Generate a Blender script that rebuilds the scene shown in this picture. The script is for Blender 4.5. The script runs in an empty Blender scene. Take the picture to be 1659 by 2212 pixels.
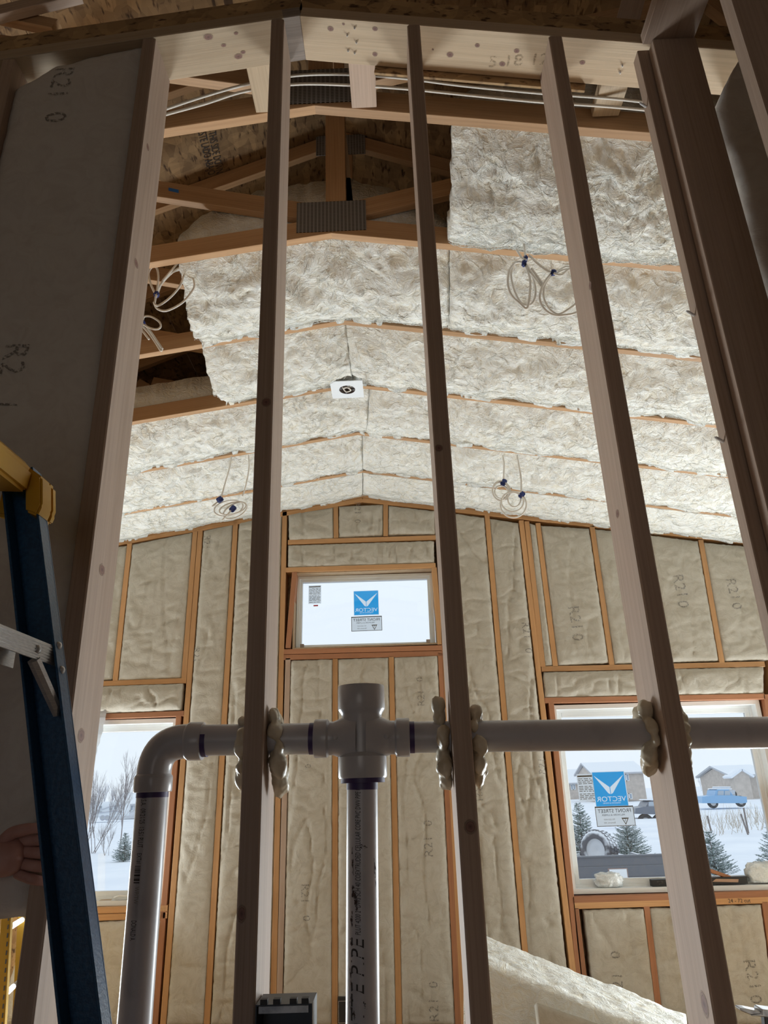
import bpy, bmesh, math, random
import numpy as np
from mathutils import Vector, Matrix
from mathutils.bvhtree import BVHTree

S = bpy.context.scene
COL = S.collection
random.seed(7)

# ------------------------------------------------------------------ camera
CZ = 1.5                                   # eye height above the subfloor
F_PX, PITCH, ROLL, YAW = 1535.65, math.radians(21.352), math.radians(-1.934), math.radians(-0.804)
_cp, _sp, _cy, _sy = math.cos(PITCH), math.sin(PITCH), math.cos(YAW), math.sin(YAW)
FW = Vector((_sy * _cp, _cy * _cp, _sp))
_r0 = Vector((_cy, -_sy, 0)); _u0 = _r0.cross(FW)
RT = _r0 * math.cos(ROLL) + _u0 * math.sin(ROLL)
UP = -_r0 * math.sin(ROLL) + _u0 * math.cos(ROLL)
cam = bpy.data.cameras.new('camera'); cam_o = bpy.data.objects.new('camera', cam); COL.objects.link(cam_o)
cam.sensor_fit = 'HORIZONTAL'; cam.sensor_width = 36; cam.lens = F_PX / 1659 * 36; cam.clip_start = .02; cam.clip_end = 1000
cam_o.matrix_world = Matrix(((RT.x, UP.x, -FW.x, 0), (RT.y, UP.y, -FW.y, 0), (RT.z, UP.z, -FW.z, CZ), (0, 0, 0, 1)))
S.camera = cam_o

# ------------------------------------------------------------------ sky, exposure, fill lights
S.view_settings.view_transform = 'Standard'; S.view_settings.look = 'None'
S.view_settings.gamma = 1; S.view_settings.use_curve_mapping = False; S.view_settings.exposure = 0.0
wd = bpy.data.worlds.new('overcast'); S.world = wd; wd.use_nodes = True
_bg = wd.node_tree.nodes['Background']; _bg.inputs[0].default_value = (.84, .915, 1.0, 1); _bg.inputs[1].default_value = 1.08

def area(name, loc, aim, sx, sy, watts, col):
    l = bpy.data.lights.new(name, 'AREA'); l.shape = 'RECTANGLE'; l.size = sx; l.size_y = sy
    l.energy = watts; l.color = col
    o = bpy.data.objects.new(name, l); COL.objects.link(o); o.location = loc
    o.rotation_euler = (Vector(aim) - Vector(loc)).to_track_quat('-Z', 'Y').to_euler(); return o
# added fill lamps beside the far room's solid side walls and behind the camera
area('added_fill_left', (-3.2, 4.85, .62), (-2.9, 3.85, 1.12), 2.2, 1.2, 218, (.85, .945, 1))
area('added_fill_right', (3.2, 4.85, .62), (2.9, 3.85, 1.12), 2.2, 1.2, 218, (.85, .945, 1))
area('added_fill_rear', (-.6, -2.9, 1.6), (0, 1.4, 1.5), 1.6, 1.4, 7, (1, .95, .9))

# ------------------------------------------------------------------ small helpers
def ray(px, py):
    return FW + RT * ((px - 829.5) / F_PX) - UP * ((py - 1106) / F_PX)
def at(px, py, Y):
    d = ray(px, py); d = d * (Y / d.y); return Vector((d.x, d.y, d.z + CZ))
def atZ(px, py, Z):
    d = ray(px, py); d = d * ((Z - CZ) / d.z); return Vector((d.x, d.y, d.z + CZ))

def prop(o, label=None, cat=None, group=None, kind=None):
    if label: o['label'] = label
    if cat: o['category'] = cat
    if group: o['group'] = group
    if kind: o['kind'] = kind
    return o
def empty(name, loc, label=None, cat=None, group=None, kind=None):
    o = bpy.data.objects.new(name, None); COL.objects.link(o); o.location = loc; o.empty_display_size = .1
    return prop(o, label, cat, group, kind)
def adopt(o, parent):
    if parent is not None:
        T = Vector((0, 0, 0)); p = parent
        o.parent = parent
        o.matrix_parent_inverse = world_of(parent).inverted()
_world = {}
def world_of(o):
    if o.name in _world: return _world[o.name]
    if o.parent is None: return o.matrix_basis.copy()
    return world_of(o.parent) @ o.matrix_parent_inverse @ o.matrix_basis
def link(name, me, mat, parent=None, mw=None, smooth=False):
    o = bpy.data.objects.new(name, me); COL.objects.link(o)
    if mat is not None and not me.materials: me.materials.append(mat)
    if mw is not None: o.matrix_basis = mw
    adopt(o, parent)
    if smooth:
        me.polygons.foreach_set('use_smooth', [True] * len(me.polygons))
    return o
def mesh(name, V, F, mat, parent=None, mw=None, smooth=False):
    me = bpy.data.meshes.new(name); me.from_pydata([tuple(v) for v in V], [], F); me.update()
    return link(name, me, mat, parent, mw, smooth)
def from_bm(name, bm, mat, parent=None, mw=None, smooth=False, angle=None):
    me = bpy.data.meshes.new(name); bmesh.ops.recalc_face_normals(bm, faces=bm.faces); bm.to_mesh(me); bm.free()
    o = link(name, me, mat, parent, mw, smooth or angle is not None)
    if angle is not None:
        try: me.set_sharp_from_angle(angle=math.radians(angle))
        except Exception: pass
    return o

def frame(a, n):
    """rotation whose z runs along a and whose -y faces n"""
    z = Vector(a).normalized(); y = -(Vector(n) - z * Vector(n).dot(z)).normalized(); x = y.cross(z)
    return Matrix((x, y, z)).transposed()
def prism_mesh(w, d, L, c=.002):
    """chamfered board: x in [-w/2,w/2], y in [0,d], z in [0,L]"""
    c = min(c, w * .3, d * .3)
    a = w / 2
    ring = [(-a + c, 0), (a - c, 0), (a, c), (a, d - c), (a - c, d), (-a + c, d), (-a, d - c), (-a, c)]
    V = [(x, y, 0) for x, y in ring] + [(x, y, L) for x, y in ring]
    F = [tuple(range(7, -1, -1)), tuple(range(8, 16))] + [(i, (i + 1) % 8, 8 + (i + 1) % 8, 8 + i) for i in range(8)]
    return V, F
def board(name, P, Q, w, d, mat, parent=None, n=(0, -1, 0), c=.002, label=None):
    """timber from P to Q (centres of its front face), front face towards n, w wide, d deep"""
    P, Q = Vector(P), Vector(Q)
    R = frame(Q - P, n); V, F = prism_mesh(w, d, (Q - P).length, c)
    o = mesh(name, V, F, mat, parent, Matrix.Translation(P) @ R.to_4x4())
    if label: o['label'] = label
    return o
def bx(bm, x0, x1, y0, y1, z0, z1, M=None):
    v = [Vector((x, y, z)) for x in (x0, x1) for y in (y0, y1) for z in (z0, z1)]
    if M is not None: v = [M @ p for p in v]
    v = [bm.verts.new(p) for p in v]
    for f in ((0, 1, 3, 2), (4, 6, 7, 5), (0, 4, 5, 1), (2, 3, 7, 6), (0, 2, 6, 4), (1, 5, 7, 3)):
        bm.faces.new([v[i] for i in f])
def box(name, x0, x1, y0, y1, z0, z1, mat, parent=None, bev=0, M=None):
    bm = bmesh.new(); bx(bm, x0, x1, y0, y1, z0, z1, M)
    if bev: bmesh.ops.bevel(bm, geom=bm.edges[:], offset=bev, segments=2, affect='EDGES', profile=.6)
    return from_bm(name, bm, mat, parent)
def lathe(prof, n=40, closed=False):
    """prof: (r,z) list around z"""
    V, F = [], []
    for r, z in prof:
        for i in range(n):
            t = 2 * math.pi * i / n; V.append((r * math.cos(t), r * math.sin(t), z))
    m = len(prof)
    for j in range(m - (0 if closed else 1)):
        k = (j + 1) % m
        for i in range(n):
            F.append((j * n + i, j * n + (i + 1) % n, k * n + (i + 1) % n, k * n + i))
    return V, F
def tube(bm, pts, r, n=8, cap=True):
    pts = [Vector(p) for p in pts]; rs = r if isinstance(r, (list, tuple)) else [r] * len(pts)
    rings = []; prev = None
    for i, p in enumerate(pts):
        t = (pts[min(i + 1, len(pts) - 1)] - pts[max(i - 1, 0)]).normalized()
        if prev is None:
            prev = t.orthogonal().normalized()
        else:
            prev = (prev - t * prev.dot(t)).normalized()
        b = t.cross(prev)
        rings.append([bm.verts.new(p + (prev * math.cos(2 * math.pi * k / n) + b * math.sin(2 * math.pi * k / n)) * rs[i]) for k in range(n)])
    for a, b in zip(rings, rings[1:]):
        for k in range(n):
            bm.faces.new((a[k], a[(k + 1) % n], b[(k + 1) % n], b[k]))
    if cap:
        bm.faces.new(rings[0][::-1]); bm.faces.new(rings[-1])
def spline(P, k=6, closed=False):
    P = [Vector(p) for p in P]; n = len(P); out = []
    g = (lambda i: P[i % n]) if closed else (lambda i: P[max(0, min(n - 1, i))])
    for i in range(n if closed else n - 1):
        a, b, c, d = g(i - 1), g(i), g(i + 1), g(i + 2)
        for j in range(k):
            t = j / k
            out.append(.5 * ((2 * b) + (c - a) * t + (2 * a - 5 * b + 4 * c - d) * t * t + (3 * b - a - 3 * c + d) * t ** 3))
    out.append(P[0] if closed else P[-1]); return out

# numpy gradient noise
_rng = np.random.RandomState(3); _perm = np.tile(_rng.permutation(256), 2); _g = _rng.normal(size=(256, 3)); _g /= np.linalg.norm(_g, axis=1)[:, None]
def pn(p):
    p = np.asarray(p, float); i = np.floor(p).astype(int); f = p - i; i &= 255
    u = f * f * f * (f * (f * 6 - 15) + 10); out = 0
    for dx in (0, 1):
        for dy in (0, 1):
            for dz in (0, 1):
                h = _perm[_perm[_perm[(i[..., 0] + dx) & 255] + ((i[..., 1] + dy) & 255)] + ((i[..., 2] + dz) & 255)]
                d = (_g[h] * (f - np.array([dx, dy, dz]))).sum(-1)
                w = (u[..., 0] if dx else 1 - u[..., 0]) * (u[..., 1] if dy else 1 - u[..., 1]) * (u[..., 2] if dz else 1 - u[..., 2])
                out = out + w * d
    return out
def fbm(p, o=4, g=.5):
    s = 0; a = 1
    for k in range(o):
        s = s + a * pn(p * 2 ** k + 17.3 * k); a *= g
    return s

# ------------------------------------------------------------------ materials
def newmat(name):
    m = bpy.data.materials.new(name); m.use_nodes = True; t = m.node_tree
    return m, t, t.nodes['Principled BSDF']
def N(t, typ, **kw):
    n = t.nodes.new(typ)
    for k, v in kw.items():
        if k.startswith('i_'):
            key = k[2:]; key = int(key) if key.isdigit() else key
            n.inputs[key].default_value = v
        else: setattr(n, k, v)
    return n
def ramp(t, fac, stops):
    r = t.nodes.new('ShaderNodeValToRGB'); e = r.color_ramp.elements
    while len(e) < len(stops): e.new(.5)
    for s, (p, c) in zip(e, stops): s.position = p; s.color = (*c, 1)
    t.links.new(fac, r.inputs[0]); return r.outputs[0]
def plain(name, col, rough=.6, metal=0, spec=.5):
    m, t, b = newmat(name); b.inputs['Base Color'].default_value = (*col, 1); b.inputs['Roughness'].default_value = rough
    b.inputs['Metallic'].default_value = metal; b.inputs['Specular IOR Level'].default_value = spec; return m
def coords(t, scale, rnd=True, kind='Object'):
    tc = N(t, 'ShaderNodeTexCoord'); mp = N(t, 'ShaderNodeMapping'); mp.inputs['Scale'].default_value = scale
    src = tc.outputs[kind]
    if rnd:
        oi = N(t, 'ShaderNodeObjectInfo'); mul = N(t, 'ShaderNodeVectorMath', operation='SCALE'); mul.inputs[0].default_value = (7.1, 3.3, 9.7)
        t.links.new(oi.outputs['Random'], mul.inputs['Scale'])
        ad = N(t, 'ShaderNodeVectorMath', operation='ADD'); t.links.new(src, ad.inputs[0]); t.links.new(mul.outputs[0], ad.inputs[1]); src = ad.outputs[0]
    t.links.new(src, mp.inputs['Vector']); return mp.outputs[0]
def mixc(t, fac, a, b, mode='MIX'):
    n = t.nodes.new('ShaderNodeMix'); n.data_type = 'RGBA'; n.blend_type = mode
    for sock, v in ((n.inputs[0], fac), (n.inputs[6], a), (n.inputs[7], b)):
        if hasattr(v, 'is_linked'): t.links.new(v, sock)
        elif isinstance(v, (int, float)): sock.default_value = v
        else: sock.default_value = (*v, 1)
    return n.outputs[2]
def wood(name, light, dark, rough=.62):
    m, t, b = newmat(name)
    big = N(t, 'ShaderNodeTexNoise', i_Scale=1.0, i_Detail=3.0, i_Distortion=.4); t.links.new(coords(t, (26, 26, 1.1)), big.inputs['Vector'])
    fine = N(t, 'ShaderNodeTexNoise', i_Scale=1.0, i_Detail=2.0); t.links.new(coords(t, (260, 260, 5)), fine.inputs['Vector'])
    rings = N(t, 'ShaderNodeTexWave', wave_type='RINGS', rings_direction='Z', i_Scale=9.0, i_Distortion=5.0, i_Detail=2.0); rings.inputs['Detail Scale'].default_value = .6
    t.links.new(coords(t, (3.2, 3.2, .22)), rings.inputs['Vector'])
    c = ramp(t, big.outputs['Fac'], [(.3, dark), (.62, light)])
    c2 = mixc(t, .3, c, ramp(t, rings.outputs['Fac'], [(.0, dark), (.5, light), (1, light)]))
    c3 = mixc(t, .35, c2, ramp(t, fine.outputs['Fac'], [(.35, tuple(x * .72 for x in light)), (.6, light)]))
    oi = N(t, 'ShaderNodeObjectInfo'); mr = N(t, 'ShaderNodeMapRange'); mr.inputs[3].default_value = .86; mr.inputs[4].default_value = 1.12
    t.links.new(oi.outputs['Random'], mr.inputs[0]); hs = N(t, 'ShaderNodeHueSaturation'); t.links.new(mr.outputs[0], hs.inputs['Value']); t.links.new(c3, hs.inputs['Color'])
    t.links.new(hs.outputs[0], b.inputs['Base Color']); b.inputs['Roughness'].default_value = rough
    bp = N(t, 'ShaderNodeBump', i_Strength=.18, i_Distance=.002); t.links.new(fine.outputs['Fac'], bp.inputs['Height']); t.links.new(bp.outputs[0], b.inputs['Normal'])
    return m
def fibre(name, hi, lo, bump=.6, scale=28, dist=.02):
    """unfaced glass-fibre insulation: clumped, streaky strands"""
    m, t, b = newmat(name)
    v = coords(t, (1, 1, 1), False)
    warp = N(t, 'ShaderNodeTexNoise', i_Scale=7.0, i_Detail=2.0); t.links.new(v, warp.inputs['Vector'])
    sc = N(t, 'ShaderNodeVectorMath', operation='SCALE'); sc.inputs['Scale'].default_value = .16; t.links.new(warp.outputs['Color'], sc.inputs[0])
    ad = N(t, 'ShaderNodeVectorMath', operation='ADD'); t.links.new(v, ad.inputs[0]); t.links.new(sc.outputs[0], ad.inputs[1])
    n1 = N(t, 'ShaderNodeTexNoise', i_Scale=float(scale), i_Detail=6.0, i_Roughness=.62, i_Distortion=1.6); t.links.new(ad.outputs[0], n1.inputs['Vector'])
    st = N(t, 'ShaderNodeMapping'); st.inputs['Scale'].default_value = (30, 130, 130); st.inputs['Rotation'].default_value = (.3, .5, .9); t.links.new(ad.outputs[0], st.inputs['Vector'])
    n2 = N(t, 'ShaderNodeTexNoise', i_Scale=1.0, i_Detail=3.0, i_Distortion=.8); t.links.new(st.outputs[0], n2.inputs['Vector'])
    st3 = N(t, 'ShaderNodeMapping'); st3.inputs['Scale'].default_value = (120, 28, 120); st3.inputs['Rotation'].default_value = (.9, .2, .4); t.links.new(ad.outputs[0], st3.inputs['Vector'])
    n3 = N(t, 'ShaderNodeTexNoise', i_Scale=1.0, i_Detail=3.0, i_Distortion=.8); t.links.new(st3.outputs[0], n3.inputs['Vector'])
    a1 = N(t, 'ShaderNodeMath', operation='MULTIPLY_ADD'); a1.inputs[1].default_value = .35; t.links.new(n2.outputs['Fac'], a1.inputs[0]); t.links.new(n1.outputs['Fac'], a1.inputs[2])
    a2 = N(t, 'ShaderNodeMath', operation='MULTIPLY_ADD'); a2.inputs[1].default_value = .35; t.links.new(n3.outputs['Fac'], a2.inputs[0]); t.links.new(a1.outputs[0], a2.inputs[2])
    c = ramp(t, n1.outputs['Fac'], [(.32, lo), (.58, hi)])
    t.links.new(c, b.inputs['Base Color']); b.inputs['Roughness'].default_value = .95; b.inputs['Specular IOR Level'].default_value = .1
    bp = N(t, 'ShaderNodeBump', i_Strength=bump, i_Distance=dist); t.links.new(a2.outputs[0], bp.inputs['Height']); t.links.new(bp.outputs[0], b.inputs['Normal'])
    return m
def osb(name, a=(.42, .27, .13), bcol=(.2, .11, .05)):
    m, t, b = newmat(name); prev = None
    for k, (sx, sy, rot) in enumerate(((9, 34, .4), (30, 8, .2), (22, 12, 1.0))):
        mp = N(t, 'ShaderNodeMapping'); mp.inputs['Scale'].default_value = (sx, sy, 14); mp.inputs['Rotation'].default_value = (0, 0, rot)
        t.links.new(coords(t, (1, 1, 1)), mp.inputs['Vector'])
        vo = N(t, 'ShaderNodeTexVoronoi', i_Scale=1.0); vo.inputs['Randomness'].default_value = 1; t.links.new(mp.outputs[0], vo.inputs['Vector'])
        sep = N(t, 'ShaderNodeSeparateColor'); t.links.new(vo.outputs['Color'], sep.inputs[0])
        c = ramp(t, sep.outputs[k % 3], [(0, bcol), (.25, tuple((x + y) / 2 for x, y in zip(a, bcol))), (.6, a), (1, tuple(min(1, x * 1.5) for x in a))])
        prev = c if prev is None else mixc(t, .5, prev, c)
    cr = N(t, 'ShaderNodeTexNoise', i_Scale=1.0, i_Detail=2.0); t.links.new(coords(t, (60, 14, 30)), cr.inputs['Vector'])
    prev = mixc(t, 1.0, prev, ramp(t, cr.outputs['Fac'], [(.3, (.25, .2, .18)), (.42, (1, 1, 1))]), 'MULTIPLY')
    t.links.new(prev, b.inputs['Base Color']); b.inputs['Roughness'].default_value = .75
    bp = N(t, 'ShaderNodeBump', i_Strength=.3, i_Distance=.003); t.links.new(prev, bp.inputs['Height']); t.links.new(bp.outputs[0], b.inputs['Normal'])
    return m
def noisy(name, c1, c2, scale, rough=.5, metal=0, lo=.35, hi=.65, bump=0, aniso=(1, 1, 1), detail=4.0):
    m, t, b = newmat(name)
    n = N(t, 'ShaderNodeTexNoise', i_Scale=float(scale), i_Detail=detail); t.links.new(coords(t, aniso), n.inputs['Vector'])
    t.links.new(ramp(t, n.outputs['Fac'], [(lo, c1), (hi, c2)]), b.inputs['Base Color'])
    b.inputs['Roughness'].default_value = rough; b.inputs['Metallic'].default_value = metal
    if bump:
        bp = N(t, 'ShaderNodeBump', i_Strength=bump, i_Distance=.003); t.links.new(n.outputs['Fac'], bp.inputs['Height']); t.links.new(bp.outputs[0], b.inputs['Normal'])
    return m

M = {}
M['stud'] = wood('stud_wood', (.52, .385, .30), (.40, .28, .20))
M['plate'] = wood('clean_plank_wood', (.60, .46, .31), (.49, .35, .22))
M['plate_grey'] = wood('weathered_plank_wood', (.40, .33, .28), (.20, .16, .135))
M['truss'] = wood('truss_wood', (.52, .315, .165), (.37, .195, .085))
M['wallstud'] = wood('framing_wood', (.60, .33, .145), (.46, .23, .09))
M['redwood'] = wood('reddish_framing_wood', (.44, .195, .095), (.32, .13, .06))
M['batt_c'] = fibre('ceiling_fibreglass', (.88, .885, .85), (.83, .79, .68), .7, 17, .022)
M['batt_w'] = fibre('wall_fibreglass', (.53, .495, .425), (.465, .425, .35), .28, 14, .012)  # darker than the ceiling fibreglass: the wall's weaker light put into the colour
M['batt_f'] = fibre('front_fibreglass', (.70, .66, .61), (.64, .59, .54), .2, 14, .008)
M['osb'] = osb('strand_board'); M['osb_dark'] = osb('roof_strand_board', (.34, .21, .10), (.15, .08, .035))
def inkmat(name, col, lo, hi, scale=160):
    m, t, b = newmat(name); n = N(t, 'ShaderNodeTexNoise', i_Scale=float(scale), i_Detail=2.0); t.links.new(coords(t, (1, 1, 1), False), n.inputs['Vector'])
    mr = N(t, 'ShaderNodeMapRange'); mr.inputs[1].default_value = lo; mr.inputs[2].default_value = hi; t.links.new(n.outputs['Fac'], mr.inputs[0]); t.links.new(mr.outputs[0], b.inputs['Alpha'])
    b.inputs['Base Color'].default_value = (*col, 1); b.inputs['Roughness'].default_value = .95; return m
M['stencil'] = inkmat('stencil_ink', (.24, .22, .20), .43, .62); M['pencil'] = inkmat('pencil', (.40, .31, .21), .45, .60, 300)
M['print_white'] = plain('white_print', (.9, .92, .93), .6)
M['ink'] = plain('printing_ink', (.06, .055, .055), .9); M['ink_soft'] = plain('faded_ink', (.30, .275, .24), .95)
M['pvc'] = noisy('pvc', (.46, .45, .475), (.56, .55, .575), 14, .33, lo=.3, hi=.5)
M['pvc_fit'] = noisy('pvc_fitting', (.53, .52, .535), (.58, .57, .585), 20, .25)
M['primer'] = plain('purple_primer', (.06, .035, .13), .45)
M['foam'] = noisy('spray_foam', (.62, .52, .36), (.74, .67, .53), 30, .35, bump=.3)
M['dirt'] = inkmat('dark_smudge', (.075, .05, .045), .42, .58, 120)
M['vinyl'] = plain('white_vinyl', (.80, .82, .82), .4)
M['cable'] = plain('white_cable_jacket', (.74, .70, .64), .4)
M['tape'] = plain('blue_tape', (.015, .03, .16), .5)
M['blue'] = noisy('blue_fibreglass_rail', (.014, .07, .17), (.024, .105, .24), 180, .36, bump=.15)
M['yellow'] = plain('yellow_plastic', (.72, .40, .03), .45)
M['alu'] = noisy('aluminium', (.52, .53, .55), (.72, .73, .74), 90, .35, .45, aniso=(1, 1, 14))
M['steel'] = noisy('galvanised_steel', (.30, .31, .33), (.5, .51, .52), 60, .38, .9)
M['ochre'] = plain('ochre_fibreglass', (.24, .14, .02), .9, 0, .1)
M['black'] = plain('black_plastic', (.02, .02, .022), .5)
M['paper'] = plain('white_card', (.78, .82, .86), .6)
M['snow'] = noisy('snow', (.80, .85, .92), (.88, .92, .97), .5, .8)
M['skin'] = noisy('skin', (.45, .235, .195), (.53, .295, .25), 40, .55)

# nail plate: galvanised sheet pierced by rows of slots
def nailplate():
    m, t, b = newmat('pierced_plate'); tc = N(t, 'ShaderNodeTexCoord'); sp = N(t, 'ShaderNodeSeparateXYZ'); t.links.new(tc.outputs['Object'], sp.inputs[0])
    def fr(o, k, off=0.0):
        a = N(t, 'ShaderNodeMath', operation='MULTIPLY_ADD'); a.inputs[1].default_value = k; a.inputs[2].default_value = off; t.links.new(o, a.inputs[0])
        f = N(t, 'ShaderNodeMath', operation='FRACT'); t.links.new(a.outputs[0], f.inputs[0]); return f.outputs[0]
    fx, fz = fr(sp.outputs[0], 62), fr(sp.outputs[2], 130)
    l1 = N(t, 'ShaderNodeMath', operation='LESS_THAN'); l1.inputs[1].default_value = .6; t.links.new(fx, l1.inputs[0])
    l2 = N(t, 'ShaderNodeMath', operation='LESS_THAN'); l2.inputs[1].default_value = .42; t.links.new(fz, l2.inputs[0])
    mu = N(t, 'ShaderNodeMath', operation='MULTIPLY'); t.links.new(l1.outputs[0], mu.inputs[0]); t.links.new(l2.outputs[0], mu.inputs[1])
    t.links.new(mixc(t, mu.outputs[0], (.30, .29, .29), (.02, .018, .016)), b.inputs['Base Color']); b.inputs['Roughness'].default_value = .5; b.inputs['Metallic'].default_value = .35
    return m
M['nailplate'] = nailplate()
# knots: dark heart fading out into the wood around it
def knotmat():
    m, t, b = newmat('knot'); tc = N(t, 'ShaderNodeTexCoord'); ln = N(t, 'ShaderNodeVectorMath', operation='LENGTH')
    nz = N(t, 'ShaderNodeTexNoise', i_Scale=3.0); t.links.new(tc.outputs['Object'], nz.inputs['Vector'])
    t.links.new(tc.outputs['Object'], ln.inputs[0])
    ad = N(t, 'ShaderNodeMath', operation='MULTIPLY_ADD'); ad.inputs[1].default_value = .25; t.links.new(nz.outputs['Fac'], ad.inputs[0]); t.links.new(ln.outputs['Value'], ad.inputs[2])
    t.links.new(ramp(t, ad.outputs[0], [(.15, (.13, .065, .05)), (.62, (.27, .14, .11)), (.75, (.16, .085, .06)), (.86, (.40, .27, .2))]), b.inputs['Base Color'])
    al = N(t, 'ShaderNodeMapRange'); al.inputs[1].default_value = .80; al.inputs[2].default_value = 1.1; al.inputs[3].default_value = 1; al.inputs[4].default_value = 0
    t.links.new(ad.outputs[0], al.inputs[0]); t.links.new(al.outputs[0], b.inputs['Alpha']); b.inputs['Roughness'].default_value = .6
    return m
M['knot'] = knotmat()
def glassmat():
    m = bpy.data.materials.new('window_glass'); m.use_nodes = True; t = m.node_tree; t.nodes.clear()
    o = N(t, 'ShaderNodeOutputMaterial'); tr = N(t, 'ShaderNodeBsdfTransparent'); tr.inputs[0].default_value = (.965, .98, .985, 1)
    gl = N(t, 'ShaderNodeBsdfGlossy', i_Roughness=.0); fr = N(t, 'ShaderNodeFresnel', i_IOR=1.35); mx = N(t, 'ShaderNodeMixShader')
    t.links.new(fr.outputs[0], mx.inputs[0]); t.links.new(tr.outputs[0], mx.inputs[1]); t.links.new(gl.outputs[0], mx.inputs[2]); t.links.new(mx.outputs[0], o.inputs[0]); return m
M['glass'] = glassmat()
def filmmat(name, col, mix=.93):
    m = bpy.data.materials.new(name); m.use_nodes = True; t = m.node_tree; t.nodes.clear()
    o = N(t, 'ShaderNodeOutputMaterial'); tl = N(t, 'ShaderNodeBsdfTranslucent'); df = N(t, 'ShaderNodeBsdfDiffuse'); mx = N(t, 'ShaderNodeMixShader'); mx.inputs[0].default_value = mix
    tl.inputs[0].default_value = (*col, 1); df.inputs[0].default_value = (*col, 1)
    t.links.new(df.outputs[0], mx.inputs[1]); t.links.new(tl.outputs[0], mx.inputs[2]); t.links.new(mx.outputs[0], o.inputs[0]); return m
M['film_blue'] = filmmat('blue_sticker', (.05, .46, .88)); M['film_white'] = filmmat('pale_sticker', (.82, .86, .88)); M['film_grey'] = filmmat('grey_sticker', (.74, .75, .74))

def knot(parent, P, n, along, rx, rz):
    """flat oval knot on a board face"""
    R = frame(along, n); ring = [(math.cos(2 * math.pi * k / 20), 0, math.sin(2 * math.pi * k / 20)) for k in range(20)]
    mw = Matrix.Translation(Vector(P) + Vector(n).normalized() * .0006) @ R.to_4x4() @ Matrix.Diagonal((rx, 1, rz, 1))
    return mesh('knot', ring, [tuple(range(20))], M['knot'], parent, mw)

def text_geo(s, size, align='CENTER'):
    cu = bpy.data.curves.new('t', 'FONT'); cu.body = s; cu.size = size; cu.align_x = align; cu.align_y = 'CENTER'; cu.resolution_u = 3
    o = bpy.data.objects.new('t', cu); me = bpy.data.meshes.new_from_object(o)
    V = [v.co.copy() for v in me.vertices]; F = [tuple(p.vertices) for p in me.polygons]
    bpy.data.objects.remove(o); bpy.data.curves.remove(cu); bpy.data.meshes.remove(me); return V, F
def text_flat(name, s, size, P, xd, yd, mat, parent, align='CENTER', sx=1.0):
    V, F = text_geo(s, size, align); xd, yd = Vector(xd).normalized(), Vector(yd).normalized()
    return mesh(name, [Vector(P) + xd * v.x * sx + yd * v.y for v in V], F, mat, parent)

# ================================================================== THE SETTING
XR, ZR = -.218, 2.226 + CZ                  # ridge line of the vaulted ceiling
SL, SR = .150, .176                         # slopes to either side
def zc(x): return ZR - (SL * (XR - x) if x < XR else SR * (x - XR))
Y1, DY = 1.782, .6096                       # first truss, spacing
YB = 5.34                                   # room face of the back wall framing
XL, XW = -3.45, 3.45                        # side walls
YF = 1.424                                  # near face of the stud partition

floor = empty('floor', (0, 0, 0), 'strand board subfloor of the unfinished house', 'floor', kind='structure')
for i in range(3):
    for j in range(4):
        x0 = XL + i * 2.3; y0 = -3.1 + j * 2.2
        box('floor_panel', x0 + .001, x0 + 2.298, y0 + .001, y0 + 2.198, -.02, 0, M['osb'], floor)

# --- roof deck -----------------------------------------------------
RIDGE = ZR + 1.32; RS = .42
def zd(x): return RIDGE - RS * abs(x - XR)
ceiling = empty('ceiling', (0, 2, RIDGE), 'brown strand board roof deck seen above the trusses', 'roof deck', kind='structure')
for s in (-1, 1):
    for i in range(3):
        for j in range(4):
            xa, xb = XR + s * i * 1.25, XR + s * (i + 1) * 1.25 - s * .003
            ya = -3.2 + j * 2.3; yb = ya + 2.296
            if abs(xb) > 4: xb = XR + s * 3.6
            V = [(xa, ya, zd(xa)), (xb, ya, zd(xb)), (xb, yb, zd(xb)), (xa, yb, zd(xa))]
            V += [(x, y, z + .015) for x, y, z in V]
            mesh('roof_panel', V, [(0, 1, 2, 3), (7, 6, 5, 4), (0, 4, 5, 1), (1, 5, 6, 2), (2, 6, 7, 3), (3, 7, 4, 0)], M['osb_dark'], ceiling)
def deck_at(px, py):
    d = ray(px, py)                          # left slope: z = RIDGE - RS*(XR-x)
    t = (RIDGE - RS * XR - CZ) / (d.z - RS * d.x); return Vector((d.x * t, d.y * t, d.z * t + CZ))
for s_, a, b in (('THIS SIDE DOWN', (457, 285), (474, 373)), ('ESTE LADO ABAJO', (434, 281), (457, 376))):
    P, Q = deck_at(*a), deck_at(*b); P.z -= .003; Q.z -= .003
    V, F = text_geo(s_, 1.0); w = max(v.x for v in V) - min(v.x for v in V); L = (Q - P).length
    xd = (Q - P).normalized(); nrm = Vector((RS, 0, -1)).normalized(); yd = nrm.cross(xd).normalized()
    mesh('printed_marking', [(P + Q) / 2 + xd * v.x * L / w + yd * v.y * .062 for v in V], F, M['ink'], ceiling)

# --- side and rear walls (outside the frame, they close the room) ----
for nm, x, lab in (('wall_left', XL, 'insulated left side wall of the room'), ('wall_right', XW, 'insulated right side wall of the room')):
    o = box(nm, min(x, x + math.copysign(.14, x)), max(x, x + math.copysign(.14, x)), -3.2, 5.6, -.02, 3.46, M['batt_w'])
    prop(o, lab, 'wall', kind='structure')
prop(box('wall_rear', XL, XW, -3.2, -3.06, -.02, RIDGE, M['batt_w']), 'insulated wall behind the photographer', 'wall', kind='structure')

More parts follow.
